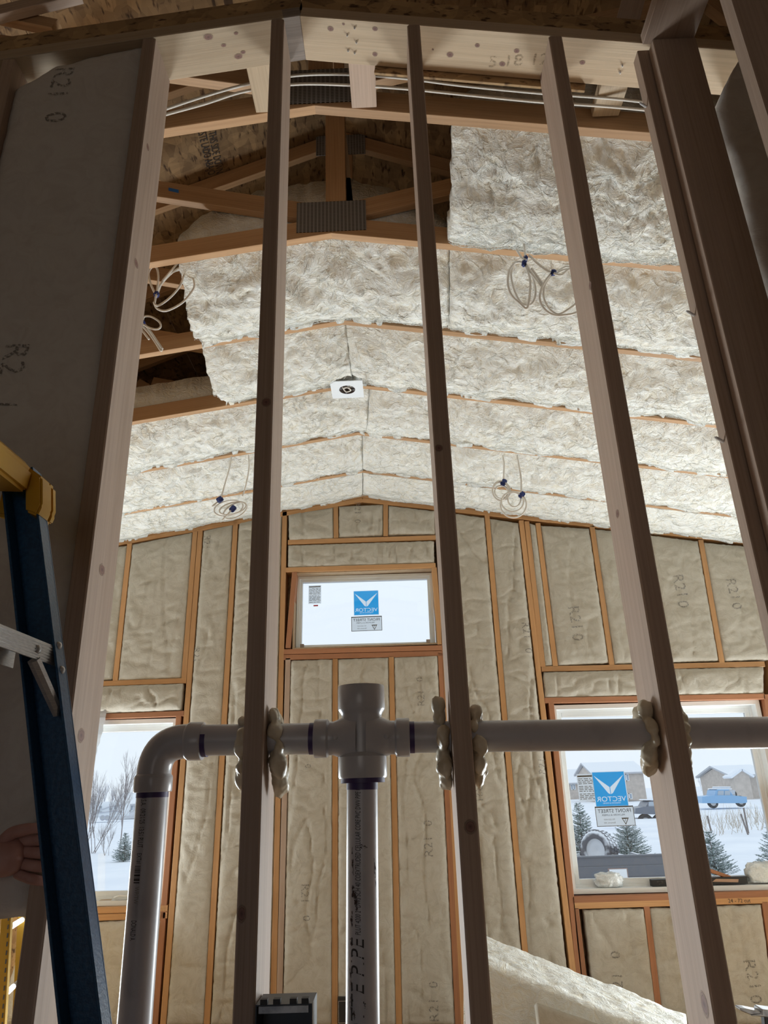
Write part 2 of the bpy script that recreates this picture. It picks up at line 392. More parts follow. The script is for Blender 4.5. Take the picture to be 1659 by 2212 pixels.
# --- back wall -------------------------------------------------------
wall_back = empty('wall_back', (0, YB, 0), 'insulated timber frame gable wall at the far end with three windows', 'wall', kind='structure')
D6 = .14
def wb(name, a, b, w=.038, mat='wallstud', d=D6, y=YB):
    P, Q = at(*a, y), at(*b, y)
    return board(name, P, Q, w, d, M[mat], wall_back)
def to_floor(a, b, zend=.04):
    """extend a pixel line to the sole plate"""
    P, Q = at(*a, YB), at(*b, YB); k = (zend - P.z) / (Q.z - P.z); return P + (Q - P) * k
def stud_down(name, a, b, mat='wallstud', w=.038):
    P = at(*a, YB); return board(name, P, to_floor(a, b), w, D6, M[mat], wall_back)
# sole plate, double sloping top plates
board('sole_plate', (XL, YB, .019), (XW, YB, .019), .038, D6, M['wallstud'], wall_back)
def zt(x): return zc(x)
pk = at(783, 1080, YB)
for k in (0, 1):
    for s, (px, py) in ((-1, (262, 1172)), (1, (1580, 1166))):
        e = at(px, py, YB); dirv = (e - pk); L = 3.2 / abs(dirv.x)
        off = Vector((0, 0, .0385 * k))
        board('top_plate', pk + off, pk + dirv * L + off, .037, D6, M['wallstud'], wall_back)
wtop = pk.z
# studs (pixel lines read off the picture)
wb('stud', (280, 1172), (248.5, 1470))
stud_down('stud', (433, 1143), (352, 2212)); wb('stud', (421.5, 1146), (397, 1467))
stud_down('stud', (509, 1125), (447, 2200))
stud_down('stud', (615, 1103), (589, 2212)); stud_down('trimmer_stud', (622, 1422), (602, 2212), 'stud')
wb('cripple_stud', (725, 1092), (726, 1162)); wb('cripple_stud', (833, 1088), (833, 1158))
stud_down('cripple_stud', (724, 1423), (723, 2212)); stud_down('cripple_stud', (845, 1417), (862, 2212))
stud_down('trimmer_stud', (951, 1410), (990, 2212), 'redwood'); stud_down('stud', (944, 1100), (1002, 2212))
stud_down('stud', (1052, 1112), (1141, 2130))
stud_down('stud', (1126, 1124), (1244, 2150)); wb('stud', (1138, 1126), (1173, 1440))
wb('cripple_stud', (1162, 1130), (1200, 1440)); wb('cripple_stud', (1279, 1136), (1322, 1437)); wb('cripple_stud', (1396, 1150), (1441, 1434)); wb('cripple_stud', (1514, 1166), (1560, 1431))
stud_down('trimmer_stud', (1190, 1512), (1256, 2150), 'redwood')
stud_down('cripple_stud', (1244, 1962), (1266, 2150), 'redwood'); stud_down('cripple_stud', (1397, 1958), (1427, 2212), 'redwood'); stud_down('cripple_stud', (1652, 1948), (1680, 2150), 'redwood')
stud_down('trimmer_stud', (386, 1542), (334, 2212), 'redwood'); stud_down('cripple_stud', (192, 1985), (178, 2212), 'redwood')
stud_down('stud', (1636, 1172), (1760, 2150)); stud_down('stud', (160, 1192), (60, 2150)); stud_down('stud', (60, 1215), (-70, 2150))
# horizontals
wb('header', (120, 1480), (402, 1470)); wb('header', (100, 1552), (397, 1541), mat='redwood')
wb('sill_board', (70, 1972), (362, 1962)); wb('sill_board', (70, 1987), (361, 1977))
wb('header', (622, 1171), (941, 1161)); wb('header', (617, 1231), (941, 1221))
wb('sill_board', (612, 1408), (958, 1399), mat='redwood'); wb('sill_board', (612, 1420), (960, 1411), mat='redwood')
wb('header', (1170, 1445), (1652, 1434)); wb('header', (1177, 1513), (1652, 1504), mat='redwood')
wb('sill_board', (1236, 1944), (1700, 1930), mat='redwood'); wb('sill_board', (1239, 1957), (1700, 1943))
wb('trimmer_stud', (1655, 1500), (1742, 2150), mat='redwood')
# small window's own jamb boards
wb('jamb_board', (636, 1236), (622, 1400), mat='redwood'); wb('jamb_board', (938, 1226), (951, 1392))
text_flat('printed_marking', '24 - 72 cut', .033, at(1597, 1946, YB - .001), (1, 0, -.01), (0, 0, 1), M['ink'], wall_back)

# sheathing behind the batts, pierced for the windows
def rect_world(px):
    return [at(*p, YB) for p in px]
WIN = {}
def opening(k, tl, tr, bl, br):
    a, b, c, d = (at(*p, YB) for p in (tl, tr, bl, br))
    WIN[k] = ((a.x + c.x) / 2, (b.x + d.x) / 2, (c.z + d.z) / 2, (a.z + b.z) / 2)
opening(1, (136, 1557), (380, 1548), (94, 1965), (350, 1956))
opening(2, (643, 1238), (933, 1229), (628, 1401), (946, 1392))
opening(3, (1193, 1520), (1648, 1510), (1236, 1937), (1730, 1922))
xs = [XL, WIN[1][0], WIN[1][1], WIN[2][0], WIN[2][1], WIN[3][0], WIN[3][1], XW]
YS = YB + D6
def sheath(x0, x1, z0, z1):
    box('sheathing_panel', x0, x1, YS, YS + .012, z0, z1, M['osb'], wall_back)
for i in range(0, 7):
    x0, x1 = xs[i], xs[i + 1]
    if i in (1, 3, 5):
        k = (i + 1) // 2; sheath(x0, x1, 0, WIN[k][2]); sheath(x0, x1, WIN[k][3], RIDGE)
    else: sheath(x0, x1, 0, RIDGE)

# --- the three windows -------------------------------------------------
def ring_frame(bm, x0, x1, z0, z1, w, ya, yb):
    bx(bm, x0, x0 + w, ya, yb, z0, z1); bx(bm, x1 - w, x1, ya, yb, z0, z1)
    bx(bm, x0 + w, x1 - w, ya, yb, z0, z0 + w); bx(bm, x0 + w, x1 - w, ya, yb, z1 - w, z1)
def window(k, lab, sash=True):
    x0, x1, z0, z1 = WIN[k]; x0 += .004; x1 -= .004; z0 += .004; z1 -= .004
    w = empty('window_%d' % k, ((x0 + x1) / 2, YS, z0), lab, 'window', kind='structure')
    tilt = Matrix.Translation(((x0 + x1) / 2, 0, (z0 + z1) / 2)) @ Matrix.Rotation(.008, 4, 'Y') @ Matrix.Translation((-(x0 + x1) / 2, 0, -(z0 + z1) / 2))
    def fin(bm, nm, mat):
        for v in bm.verts: v.co = tilt @ v.co
        return from_bm(nm, bm, M[mat], w)
    fw = .022 if k == 2 else .03
    ya = YS - (.05 if k == 2 else .10)
    bm = bmesh.new(); ring_frame(bm, x0, x1, z0, z1, fw, ya, YS + .03); fin(bm, 'frame', 'vinyl')
    bm = bmesh.new(); ring_frame(bm, x0 + fw - .002, x1 - fw + .002, z0 + fw - .002, z1 - fw + .002, .02, YS - .028, YS + .02); fin(bm, 'glazing_stop', 'vinyl')
    if sash:
        bm = bmesh.new(); ring_frame(bm, x0 + fw + .016, x1 - fw - .016, z0 + fw + .016, z1 - fw - .016, .034, YS - .02, YS + .015)
        bmesh.ops.bevel(bm, geom=bm.edges[:], offset=.003, segments=1, affect='EDGES'); fin(bm, 'sash', 'vinyl')
    bm = bmesh.new(); q = fw + (.03 if sash else .012); bx(bm, x0 + q, x1 - q, YS - .004, YS, z0 + q, z1 - q); fin(bm, 'pane', 'glass')
    return w
w1 = window(1, 'tall white framed window at lower left of the far wall')
w2 = window(2, 'small high fixed window under the gable with stickers', False)
w3 = window(3, 'large white framed window at lower right of the far wall with stickers')

def sticker(parent, cx, cz, w, h, mat, yy=YS + .003):
    a, b = w / 2, h / 2
    return mesh('sticker', [(cx - a, yy, cz - b), (cx + a, yy, cz - b), (cx + a, yy, cz + b), (cx - a, yy, cz + b)], [(0, 1, 2, 3)], M[mat], parent)
XD, ZD = (-1, 0, 0), (0, 0, 1)              # writing faces outdoors, so it reads mirrored from inside
def text_splines(txt, size):
    cu = bpy.data.curves.new('t', 'FONT'); cu.body = txt; cu.size = size; cu.align_x = 'CENTER'; cu.align_y = 'CENTER'
    o = bpy.data.objects.new('t', cu); COL.objects.link(o)
    for q in bpy.context.selected_objects: q.select_set(False)
    o.select_set(True); bpy.context.view_layer.objects.active = o; bpy.ops.object.convert(target='CURVE')
    o = bpy.context.view_layer.objects.active; out = []
    for sp in o.data.splines: out.append([(Vector(b.handle_left), Vector(b.co), Vector(b.handle_right)) for b in sp.bezier_points])
    d = o.data; bpy.data.objects.remove(o); bpy.data.curves.remove(d); return out
def vector_sticker(parent, P, w, h):
    """white film base; the blue print in front leaves chevron and letters free"""
    s = sticker(parent, P.x, P.z, w, h, 'film_white', YS + .0035)
    cu = bpy.data.curves.new('print', 'CURVE'); cu.dimensions = '2D'; cu.fill_mode = 'BOTH'; cu.resolution_u = 4
    def poly(pts):
        sp = cu.splines.new('POLY'); sp.points.add(len(pts) - 1); sp.use_cyclic_u = True
        for q, (a, b) in zip(sp.points, pts): q.co = (a, b, 0, 1)
    u, v = w * .5, h * .5
    poly([(-u * .96, -v * .96), (u * .96, -v * .96), (u * .96, v * .96), (-u * .96, v * .96)])
    poly([(-.90 * u, .78 * v), (-.02 * u, .10 * v), (-.02 * u, -.30 * v), (-.14 * u, -.24 * v)]); poly([(.90 * u, .78 * v), (.14 * u, -.24 * v), (.02 * u, -.30 * v), (.02 * u, .10 * v)])
    for txt, size, dz, sx in (('VECTOR', h * .2, -.29, 1.15), ('WINDOWS & DOORS', h * .055, -.40, 1)):
        for bz in text_splines(txt, size):
            sp = cu.splines.new('BEZIER'); sp.bezier_points.add(len(bz) - 1); sp.use_cyclic_u = True
            for q, (l, c_, r_) in zip(sp.bezier_points, bz):
                q.handle_left_type = q.handle_right_type = 'FREE'
                q.handle_left, q.co, q.handle_right = [(k.x * sx, k.y + dz * h, 0) for k in (l, c_, r_)]
    o = bpy.data.objects.new('tmp', cu); me = bpy.data.meshes.new_from_object(o); bpy.data.objects.remove(o); bpy.data.curves.remove(cu)
    V = [(P.x - q.co.x, YS + .0022, P.z + q.co.y) for q in me.vertices]; F = [tuple(f.vertices) for f in me.polygons]; bpy.data.meshes.remove(me)
    mesh('print', V, F, M['film_blue'], s)
def street_sticker(parent, P, w, h):
    s = sticker(parent, P.x, P.z, w, h, 'film_grey'); y = YS + .0018
    V, F = text_geo('FRONT STREET', 1); tw = max(v.x for v in V) - min(v.x for v in V)
    k = w * .86 / tw
    mesh('lettering', [Vector((P.x - v.x * k, y, P.z + h * .26 + v.y * h * .26)) for v in V], F, M['ink'], s)
    text_flat('lettering', 'MILLWORK & LUMBER', h * .125, Vector((P.x - w * .04, y, P.z + h * .06)), XD, ZD, M['ink'], s)
    text_flat('lettering', '701-223-4101', h * .11, Vector((P.x - w * .16, y, P.z - h * .16)), XD, ZD, M['ink_soft'], s)
    text_flat('lettering', 'Bismarck, ND', h * .11, Vector((P.x - w * .16, y, P.z - h * .32)), XD, ZD, M['ink_soft'], s)
    c = (P.x + w * .25, P.z - h * .25); r = h * .2
    def tri(q): return [(c[0] - q, c[1] + q * .8), (c[0] + q, c[1] + q * .8), (c[0], c[1] - q)]
    T = [(a, y, b) for a, b in tri(r)] + [(a, y, b) for a, b in tri(r * .62)]
    mesh('emblem', T, [(0, 1, 4, 3), (1, 2, 5, 4), (2, 0, 3, 5)], M['ink_soft'], s)
    text_flat('emblem', 'S', h * .2, Vector((c[0], y, c[1] + r * .2)), XD, ZD, M['ink_soft'], s)
    bm = bmesh.new(); bx(bm, P.x - w / 2, P.x + w / 2, y, y + .0004, P.z + h * .44, P.z + h * .5); ring_frame(bm, P.x - w / 2, P.x + w / 2, P.z - h / 2, P.z + h / 2, .004, y, y + .0004)
    from_bm('border', bm, M['ink_soft'], s)
def rating_sticker(parent, P, w, h, seed):
    s = sticker(parent, P.x, P.z, w, h, 'film_grey'); y = YS + .0018; r = random.Random(seed); bm = bmesh.new()
    z = P.z + h * .42
    bx(bm, P.x - w * .46, P.x + w * .46, y, y + .0003, z - h * .03, z + h * .03); z -= h * .1
    while z > P.z - h * .45:
        x = P.x - w * .44
        while x < P.x + w * .38:
            l = w * r.uniform(.08, .3); bx(bm, x, min(x + l, P.x + w * .46), y, y + .0003, z - h * .012, z + h * .012); x += l + w * .06
        z -= h * r.choice((.06, .06, .1))
    from_bm('print', bm, M['ink_soft'], s)
vector_sticker(w2, at(791, 1302, YS), .20, .20); street_sticker(w2, at(792, 1347, YS), .24, .115)
rating_sticker(w2, at(680, 1284, YS), .10, .15, 1)
_p = at(682, 1308, YS); box('sticker', _p.x - .018, _p.x + .018, YS + .003, YS + .0045, _p.z - .005, _p.z + .005, filmmat('red_sticker', (.6, .12, .12)), w2)
vector_sticker(w3, at(1318, 1704, YS), .235, .235); street_sticker(w3, at(1329, 1763, YS), .27, .13)
rating_sticker(w3, at(1266, 1701, YS), .115, .18, 2)
# wooden extension jamb inside the small window
x0, x1, z0, z1 = WIN[2]
bm = bmesh.new(); ring_frame(bm, x0 - .012, x1 + .012, z0 - .0, z1 + .012, .012, YB + .012, YS - .052); from_bm('extension_jamb', bm, M['plate'], w2)
for px, py in ((652, 1394), (925, 1384)):
    p = at(px, py, YB + .05); box('shim', p.x - .014, p.x + .014, p.y, p.y + .03, p.z - .014, p.z + .010, M['plate_grey'], w2)

# --- insulation ----------------------------------------------------------
BV = {}
def grid_batt(name, P, Nn, thick, mat, rows, cols, label, group=None, cat='insulation batt', up=None):
    """P: rows x cols x 3 front surface, Nn: unit outward normal(s); closed back by skirts"""
    P = np.asarray(P); nb = P - np.asarray(Nn) * (thick[..., None] if isinstance(thick, np.ndarray) else thick)
    V = list(P.reshape(-1, 3)); F = []
    idx = np.arange(rows * cols).reshape(rows, cols)
    a = idx[:-1, :-1].ravel(); b = idx[:-1, 1:].ravel(); c = idx[1:, 1:].ravel(); d = idx[1:, :-1].ravel()
    F = np.stack([a, b, c, d], 1).tolist()
    loop = list(idx[0, :]) + list(idx[1:, -1]) + list(idx[-1, -2::-1]) + list(idx[-2:0:-1, 0])
    nbf = nb.reshape(-1, 3); base = len(V); n = len(loop)
    V = V + [nbf[i] for i in loop]
    for k in range(n):
        F.append([loop[(k + 1) % n], loop[k], base + k, base + (k + 1) % n])
    cc = np.mean([nbf[i] for i in loop], axis=0); V.append(cc); ci = len(V) - 1
    for k in range(n): F.append([base + (k + 1) % n, base + k, ci])
    me = bpy.data.meshes.new(name); me.from_pydata([tuple(map(float, v)) for v in V], [], F); me.update()
    bm = bmesh.new(); bm.from_mesh(me); bmesh.ops.recalc_face_normals(bm, faces=bm.faces); bm.to_mesh(me)
    bm.free()
    o = link(name, me, mat, None, None, True)
    BV[o.name] = BVHTree.FromPolygons([tuple(map(float, v)) for v in P.reshape(-1, 3)], np.stack([a, b, c, d], 1).tolist())
    return prop(o, label, cat, group)

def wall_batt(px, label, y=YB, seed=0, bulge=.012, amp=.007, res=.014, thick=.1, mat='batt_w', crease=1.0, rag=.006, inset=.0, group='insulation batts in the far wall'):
    """px: tl, tr, br, bl of the bay"""
    tl, tr, br, bl = (np.array(at(*p, y)) for p in px)
    w = max(np.linalg.norm(tr - tl), np.linalg.norm(br - bl)); h = max(np.linalg.norm(tl - bl), np.linalg.norm(tr - br))
    c, r = max(6, int(w / res)), max(6, int(h / res))
    u = np.linspace(0, 1, c)[None, :, None]; v = np.linspace(0, 1, r)[:, None, None]
    P = (bl * (1 - u) + br * u) * (1 - v) + (tl * (1 - u) + tr * u) * v
    eu = np.minimum(u, 1 - u)[..., 0] * w; ev = np.minimum(v, 1 - v)[..., 0] * h; e = np.minimum(eu, ev)
    q = P + seed * 3.7
    env = 1 - np.exp(-e / .018)
    hgt = (bulge + .006) * env - .006
    q2 = q.copy(); q2[..., 2] *= 2.3
    hgt = hgt + env * amp * (fbm(q * 5, 3) * 1.4 + .55 * fbm(q2 * 14, 3))
    ridge = 1 - np.abs(fbm(q * np.array([3.0, 1, 7.0]) + 5, 2)) * 3.2
    hgt = hgt - env * crease * .022 * np.clip(ridge - .72, 0, 1)
    vert = 1 - np.abs(fbm(q * np.array([6.0, 1, 1.1]) + 31, 2)) * 3.5
    hgt = hgt - env * crease * .034 * np.clip(vert - .75, 0, 1)
    edge = (e < 1e-6)
    P = P.copy()
    nx, nz = fbm(q * 30 + 9, 2), fbm(q * 30 + 40, 2)
    fall = np.exp(-e / .03)
    P[..., 0] += rag * nx * fall; P[..., 2] += rag * nz * fall
    P[..., 1] -= hgt + inset
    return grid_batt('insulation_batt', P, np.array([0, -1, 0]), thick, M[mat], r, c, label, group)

def marking(batt, s, px, y, size, down=True, n=(0, -1, 0), mat='stencil', tilt=0):
    """stencilled print that follows the batt's surface; down: reads from top to bottom"""
    V, F = text_geo(s, size); P = at(*px, y)
    xd, yd = (Vector((tilt, 0, -1)), Vector((1, 0, tilt))) if down else (Vector((tilt, 0, 1)), Vector((-1, 0, tilt)))
    nn = Vector(n); tree = BV[batt.name]; out = []
    for v in V:
        p = P + xd.normalized() * v.x + yd.normalized() * v.y
        hit = tree.ray_cast(p + nn * .3, -nn)
        out.append((hit[0] if hit[0] is not None else p) + nn * .0025)
    return mesh('printed_marking', out, F, M[mat], batt)

W = {}
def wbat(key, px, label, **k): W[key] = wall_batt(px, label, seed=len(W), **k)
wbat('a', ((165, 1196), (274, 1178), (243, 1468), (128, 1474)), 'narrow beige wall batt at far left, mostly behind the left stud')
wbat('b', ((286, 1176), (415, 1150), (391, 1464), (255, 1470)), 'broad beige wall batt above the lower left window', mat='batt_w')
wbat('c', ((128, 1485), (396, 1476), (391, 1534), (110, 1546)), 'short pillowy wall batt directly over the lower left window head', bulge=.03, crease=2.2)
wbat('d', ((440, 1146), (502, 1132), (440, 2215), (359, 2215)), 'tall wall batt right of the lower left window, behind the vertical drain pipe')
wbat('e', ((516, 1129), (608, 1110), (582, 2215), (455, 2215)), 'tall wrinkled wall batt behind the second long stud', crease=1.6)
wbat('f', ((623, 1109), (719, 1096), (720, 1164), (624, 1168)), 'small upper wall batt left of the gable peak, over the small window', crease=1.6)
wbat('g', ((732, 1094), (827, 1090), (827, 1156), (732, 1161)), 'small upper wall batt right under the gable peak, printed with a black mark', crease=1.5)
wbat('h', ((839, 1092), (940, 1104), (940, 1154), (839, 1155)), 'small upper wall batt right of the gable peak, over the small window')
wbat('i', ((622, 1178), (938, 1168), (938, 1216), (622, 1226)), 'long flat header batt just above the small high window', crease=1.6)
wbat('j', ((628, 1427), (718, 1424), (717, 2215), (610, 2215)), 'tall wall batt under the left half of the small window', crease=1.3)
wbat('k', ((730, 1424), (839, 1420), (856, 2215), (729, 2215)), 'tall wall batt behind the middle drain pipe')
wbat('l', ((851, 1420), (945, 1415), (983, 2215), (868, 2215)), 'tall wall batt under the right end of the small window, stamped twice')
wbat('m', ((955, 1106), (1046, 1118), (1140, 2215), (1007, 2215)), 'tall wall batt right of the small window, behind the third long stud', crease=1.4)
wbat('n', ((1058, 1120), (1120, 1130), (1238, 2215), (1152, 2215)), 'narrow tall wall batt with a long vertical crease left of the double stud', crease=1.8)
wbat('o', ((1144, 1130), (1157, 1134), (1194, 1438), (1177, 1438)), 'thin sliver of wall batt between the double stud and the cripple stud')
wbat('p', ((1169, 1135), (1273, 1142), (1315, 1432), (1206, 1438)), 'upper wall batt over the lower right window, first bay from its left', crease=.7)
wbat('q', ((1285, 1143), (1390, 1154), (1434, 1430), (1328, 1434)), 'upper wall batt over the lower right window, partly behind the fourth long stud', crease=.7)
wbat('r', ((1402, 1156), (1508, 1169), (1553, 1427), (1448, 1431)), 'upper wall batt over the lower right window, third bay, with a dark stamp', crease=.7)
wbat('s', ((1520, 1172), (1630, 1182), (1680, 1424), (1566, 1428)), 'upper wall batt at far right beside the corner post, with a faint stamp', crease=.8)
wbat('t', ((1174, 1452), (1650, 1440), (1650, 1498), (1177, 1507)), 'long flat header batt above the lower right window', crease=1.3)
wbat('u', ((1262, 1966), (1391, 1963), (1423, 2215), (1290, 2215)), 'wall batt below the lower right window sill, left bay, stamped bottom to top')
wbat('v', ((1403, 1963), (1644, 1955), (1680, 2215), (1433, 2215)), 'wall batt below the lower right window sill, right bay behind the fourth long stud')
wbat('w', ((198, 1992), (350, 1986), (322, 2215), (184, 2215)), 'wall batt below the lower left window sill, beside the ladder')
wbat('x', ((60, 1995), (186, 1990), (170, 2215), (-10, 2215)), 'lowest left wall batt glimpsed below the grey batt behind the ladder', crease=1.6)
for k, s, px, size, dn in (('d', 'R21', (447, 1172), .075, True), ('d', 'R21', (424, 1415), .07, True), ('g', 'R21', (772, 1098), .07, True), ('g', '0', (772, 1126), .07, True),
        ('n', 'R21', (1136, 1362), .085, True), ('n', '0', (1141, 1406), .08, True), ('p', 'R21', (1241, 1336), .12, True), ('p', '0', (1246, 1377), .12, True),
        ('r', 'R21', (1467, 1267), .12, True), ('r', '0', (1474, 1306), .12, True), ('s', 'R21', (1581, 1274), .11, True), ('s', '0', (1589, 1310), .11, True),
        ('l', 'R21', (910, 1508), .075, False), ('l', '0', (907, 1468), .07, False), ('l', 'R21', (926, 1828), .085, False), ('l', '0', (925, 1778), .08, False), ('l', 'R21', (938, 2180), .085, False), ('l', '0', (937, 2126), .08, False),
        ('n', 'R21', (1171, 1655), .07, False), ('m', 'R2', (1056, 2050), .07, True), ('m', 'R21', (1034, 1715), .07, True), ('u', 'R21', (1334, 2128), .095, False), ('u', '0', (1329, 2062), .09, False),
        ('v', 'R21', (1622, 2105), .11, True), ('v', '0', (1630, 2158), .1, True), ('j', 'R21', (659, 1930), .075, True), ('j', '0', (662, 1983), .07, True), ('j', '0', (665, 1655), .06, True),
        ('e', 'R2', (429, 2110), .05, True)):
    if k == 'e': continue
    marking(W[k], s, px, YB, size, dn, tilt=.06 if px[0] > 1100 else 0)

# --- roof trusses ----------------------------------------------------------
TR = []
TT = .038
def make_truss():
    root = empty('roof_truss', (XR, Y1, ZR))
    def xz(x, z): return Vector((x, Y1, z))
    for s in (-1, 1):
        xe = XR + s * 3.2
        h = .0445                                     # half of a 2x4's 89 mm
        board('bottom_chord', xz(XR, zc(XR) + h), xz(xe, zc(xe) + h), .089, TT, M['truss'], root)
        board('top_chord', xz(XR + s * .0, zd(XR) - .06), xz(xe, zd(xe) - .06), .089, TT, M['truss'], root)
        d = 1.42; a = ZR + .13
        board('web', xz(XR + s * .12, a), xz(XR + s * d, a + .25 * (d - .12)), .089, TT, M['truss'], root)
        board('web', xz(XR + s * (d + .05), a + .25 * d - .02), xz(XR + s * 1.9, zc(XR + s * 1.9) + .09), .089, TT, M['truss'], root)
    board('king_post', xz(XR + .02, ZR + .10), xz(XR + .02, zd(XR) - .1), .089, TT, M['truss'], root)
    box('nail_plate', XR - .15, XR + .15, Y1 - .0035, Y1 - .001, ZR + .006, ZR + .17, M['nailplate'], root)
    box('nail_plate', XR - .14, XR + .14, Y1 - .0035, Y1 - .001, zd(XR) - .2, zd(XR) - .05, M['nailplate'], root)
    return root
def kids(o): return [c for c in bpy.data.objects if c.parent == o]
t0 = make_truss(); t0_kids = kids(t0)
tlab = ['first roof truss just behind the stud partition, two cables strung in front of it', 'second roof truss with dark nail plate, king post and blue crayon mark in view',
        'third roof truss, crossing below the two upper cable coils', 'fourth roof truss carrying the white square ceiling box', 'fifth roof truss, mostly hidden by ceiling batts',
        'sixth roof truss, last before the far gable wall']
TRUSS = [t0]
prop(t0, tlab[0], 'roof truss', 'roof trusses')
board('web', at(-60, 14, 1.74), at(118, 50, 1.74), .05, .036, M['truss'], t0); board('web', at(-60, 34, 1.70), at(170, -22, 1.70), .05, .036, M['stud'], t0)
for k in range(1, 6):
    r = t0.copy(); COL.objects.link(r); r.location.y = Y1 + DY * k; r['label'] = tlab[k]; TRUSS.append(r)
    for c in t0_kids:
        n = c.copy(); COL.objects.link(n); mpi = c.matrix_parent_inverse.copy(); n.parent = r; n.matrix_parent_inverse = mpi
_t2 = Y1 + DY
P, Q = at(372, 411, _t2), at(390, 414, _t2)
mesh('crayon_mark', [at(364, 405, _t2 - .001), at(386, 410, _t2 - .001), at(386, 417, _t2 - .001), at(364, 412, _t2 - .001)], [(0, 1, 2, 3)], plain('blue_crayon', (.03, .16, .5), .8), TRUSS[1])['label'] = 'blue crayon mark'
board('brace', at(728, 222, _t2 + .042), at(752, 445, _t2 + .042), .052, .03, M['plate'], TRUSS[1])
# a plank scab on the lower chord of the first truss
board('scab', at(412, 262, Y1) + Vector((0, 0, .045)), at(482, 247, Y1) + Vector((0, 0, .045)), .06, .0, M['truss'], TRUSS[0]) if False else None

# --- ceiling batts -----------------------------------------------------------
def ceil_batt(k, x0a, x0b, x1a, x1b, label, sag=.064, amp=.019, res=.010, seed=0, thick=.2, ragL=.0, ragR=0.0, far=-.016, near=-.06, yend=None, smooth=1.0, fib=6):
    """bay k (1 = between trusses 1 and 2); x0a/x1a at its near edge, x0b/x1b at its far edge"""
    ya = Y1 + DY * (k - 1) + TT + .004; yb = (Y1 + DY * k) if yend is None else yend
    w = max(x1a - x0a, x1b - x0b); c = max(8, int(w / res)); r = max(10, int((yb - ya) / res))
    u = np.linspace(0, 1, c)[None, :]; v = np.linspace(0, 1, r)[:, None]
    X = (x0a * (1 - u) + x1a * u) * (1 - v) + (x0b * (1 - u) + x1b * u) * v
    Yy = ya + (yb - ya) * v + 0 * u
    q = np.stack([X + seed * 5.1, Yy, 0 * X + seed], -1)
    eL = u * w; eR = (1 - u) * w
    X = X + ragL * fbm(q * 22 + 3, 3) * np.exp(-eL / .06) + ragR * fbm(q * 22 + 60, 3) * np.exp(-eR / .06)
    prof = near + (sag - near) * np.sin(np.clip(v / .60, 0, 1) * math.pi / 2) ** 1.1
    prof = np.where(v > .60, far + (sag - far) * (1 - np.clip((v - .60) / .40, 0, 1) ** 1.35), prof)
    wv = np.stack([fbm(q * 4 + 11, 2), fbm(q * 4 + 51, 2), 0 * X], -1) * .09
    qq = q + wv
    lump = fbm(qq * 5.6, 3) * 1.1
    rid = (1 - np.abs(fbm(qq * 13 + 20, 3)) * 2.6)
    tuft = (1 - np.abs(fbm(qq * 34 + 70, 2)) * 2.4)
    st = fbm((qq * np.array([46, 11, 1])) + 7, 2)
    env = np.minimum(1, .25 + v / .25) * np.minimum(1, .22 + (1 - v) / .30)
    hgt = prof + amp * env * (2.1 * lump + .5 * rid * smooth + .22 * tuft * smooth + .3 * st * smooth)
    side = np.exp(-np.minimum(eL, eR) / .012)
    hgt = hgt - side * .012
    Yy = Yy + np.where(v > .93, (v - .93) / .07, 0) * (-.004 + .055 * fbm(np.stack([X * 5 + seed, 0 * X, 0 * X], -1), 4))
    over = (v > .95)
    hgt = np.where(over & (Yy > yb - .004) & (hgt < .005), .005 + .25 * np.abs(hgt), hgt)
    hgt = hgt + np.clip((v - .7) / .3, 0, 1) * .034 * fbm(np.stack([X * 4 + seed * 2.7, 0 * X, 0 * X + 5], -1), 3)
    zcv = np.where(X < XR, ZR - SL * (XR - X), ZR - SR * (X - XR))
    P = np.stack([X, Yy, zcv - hgt], -1)
    # the skirt rises vertically; the far edge must clear the truss, so it closes just before it
    if k < 4: thick = (.07 + thick * 1.1 * np.clip(np.minimum(eL, eR) / .35, 0, 1) ** .55) + .04 * fbm(q * 9 + 4, 3) + 0 * P[..., 0]
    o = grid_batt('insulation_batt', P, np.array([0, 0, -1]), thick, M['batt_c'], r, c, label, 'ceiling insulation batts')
    # loose wisps of fibre lying on the surface and fraying at its edges
    rr = random.Random(seed); bm = bmesh.new(); cs = .0105
    i0, i1 = max(2, int((-2.4 - x0a) / (x1a - x0a) * c)), min(c - 3, int((2.8 - x0a) / (x1a - x0a) * c))
    for _ in range(int((i1 - i0) * fib)):
        a, b, th = rr.uniform(i0, i1), rr.uniform(1, r - 2) if rr.random() < .7 else r - 1 - rr.random() * 5, rr.uniform(0, 6.28); cv = rr.uniform(-.35, .35); pts = []; n = rr.randint(5, 14); lift = rr.uniform(.001, .005); droop = rr.uniform(-.002, .006)
        for q_ in range(n):
            a, b = min(c - 1.01, max(.01, a)), min(r - 1.01, max(.01, b)); ii, jj = int(a), int(b)
            p_ = P[jj, ii]; pts.append((p_[0] + (a - ii) * cs, p_[1] + (b - jj) * cs, p_[2] - lift * math.sin(math.pi * q_ / (n - 1)) - .001 - droop * q_ / n)); a += math.cos(th) * 1.1; b += math.sin(th) * 1.1; th += cv
        w_ = rr.uniform(.0004, .0012); tube(bm, pts, [w_ * (.3 + math.sin(math.pi * (q_ + .5) / n)) for q_ in range(n)], 3, False)
    w_o = from_bm('loose_fibres', bm, M['batt_c'], o, smooth=True); w_o['kind'] = 'stuff'
    return o
def cx(px, py, k): return at(px, py, Y1 + DY * (k - 1)).x     # x of a pixel on truss k
EL, ER = -3.3, 3.3
ceil_batt(1, cx(984, 268, 1) - .0, cx(967, 528, 2), ER, ER, 'big fluffy ceiling batt at upper right, hanging between the first two trusses', seed=1, ragL=.012, sag=.08, amp=.022, far=.004, near=-.03, res=.0095, fib=12)
sx2 = (cx(975, 545, 2), cx(968, 722, 3))
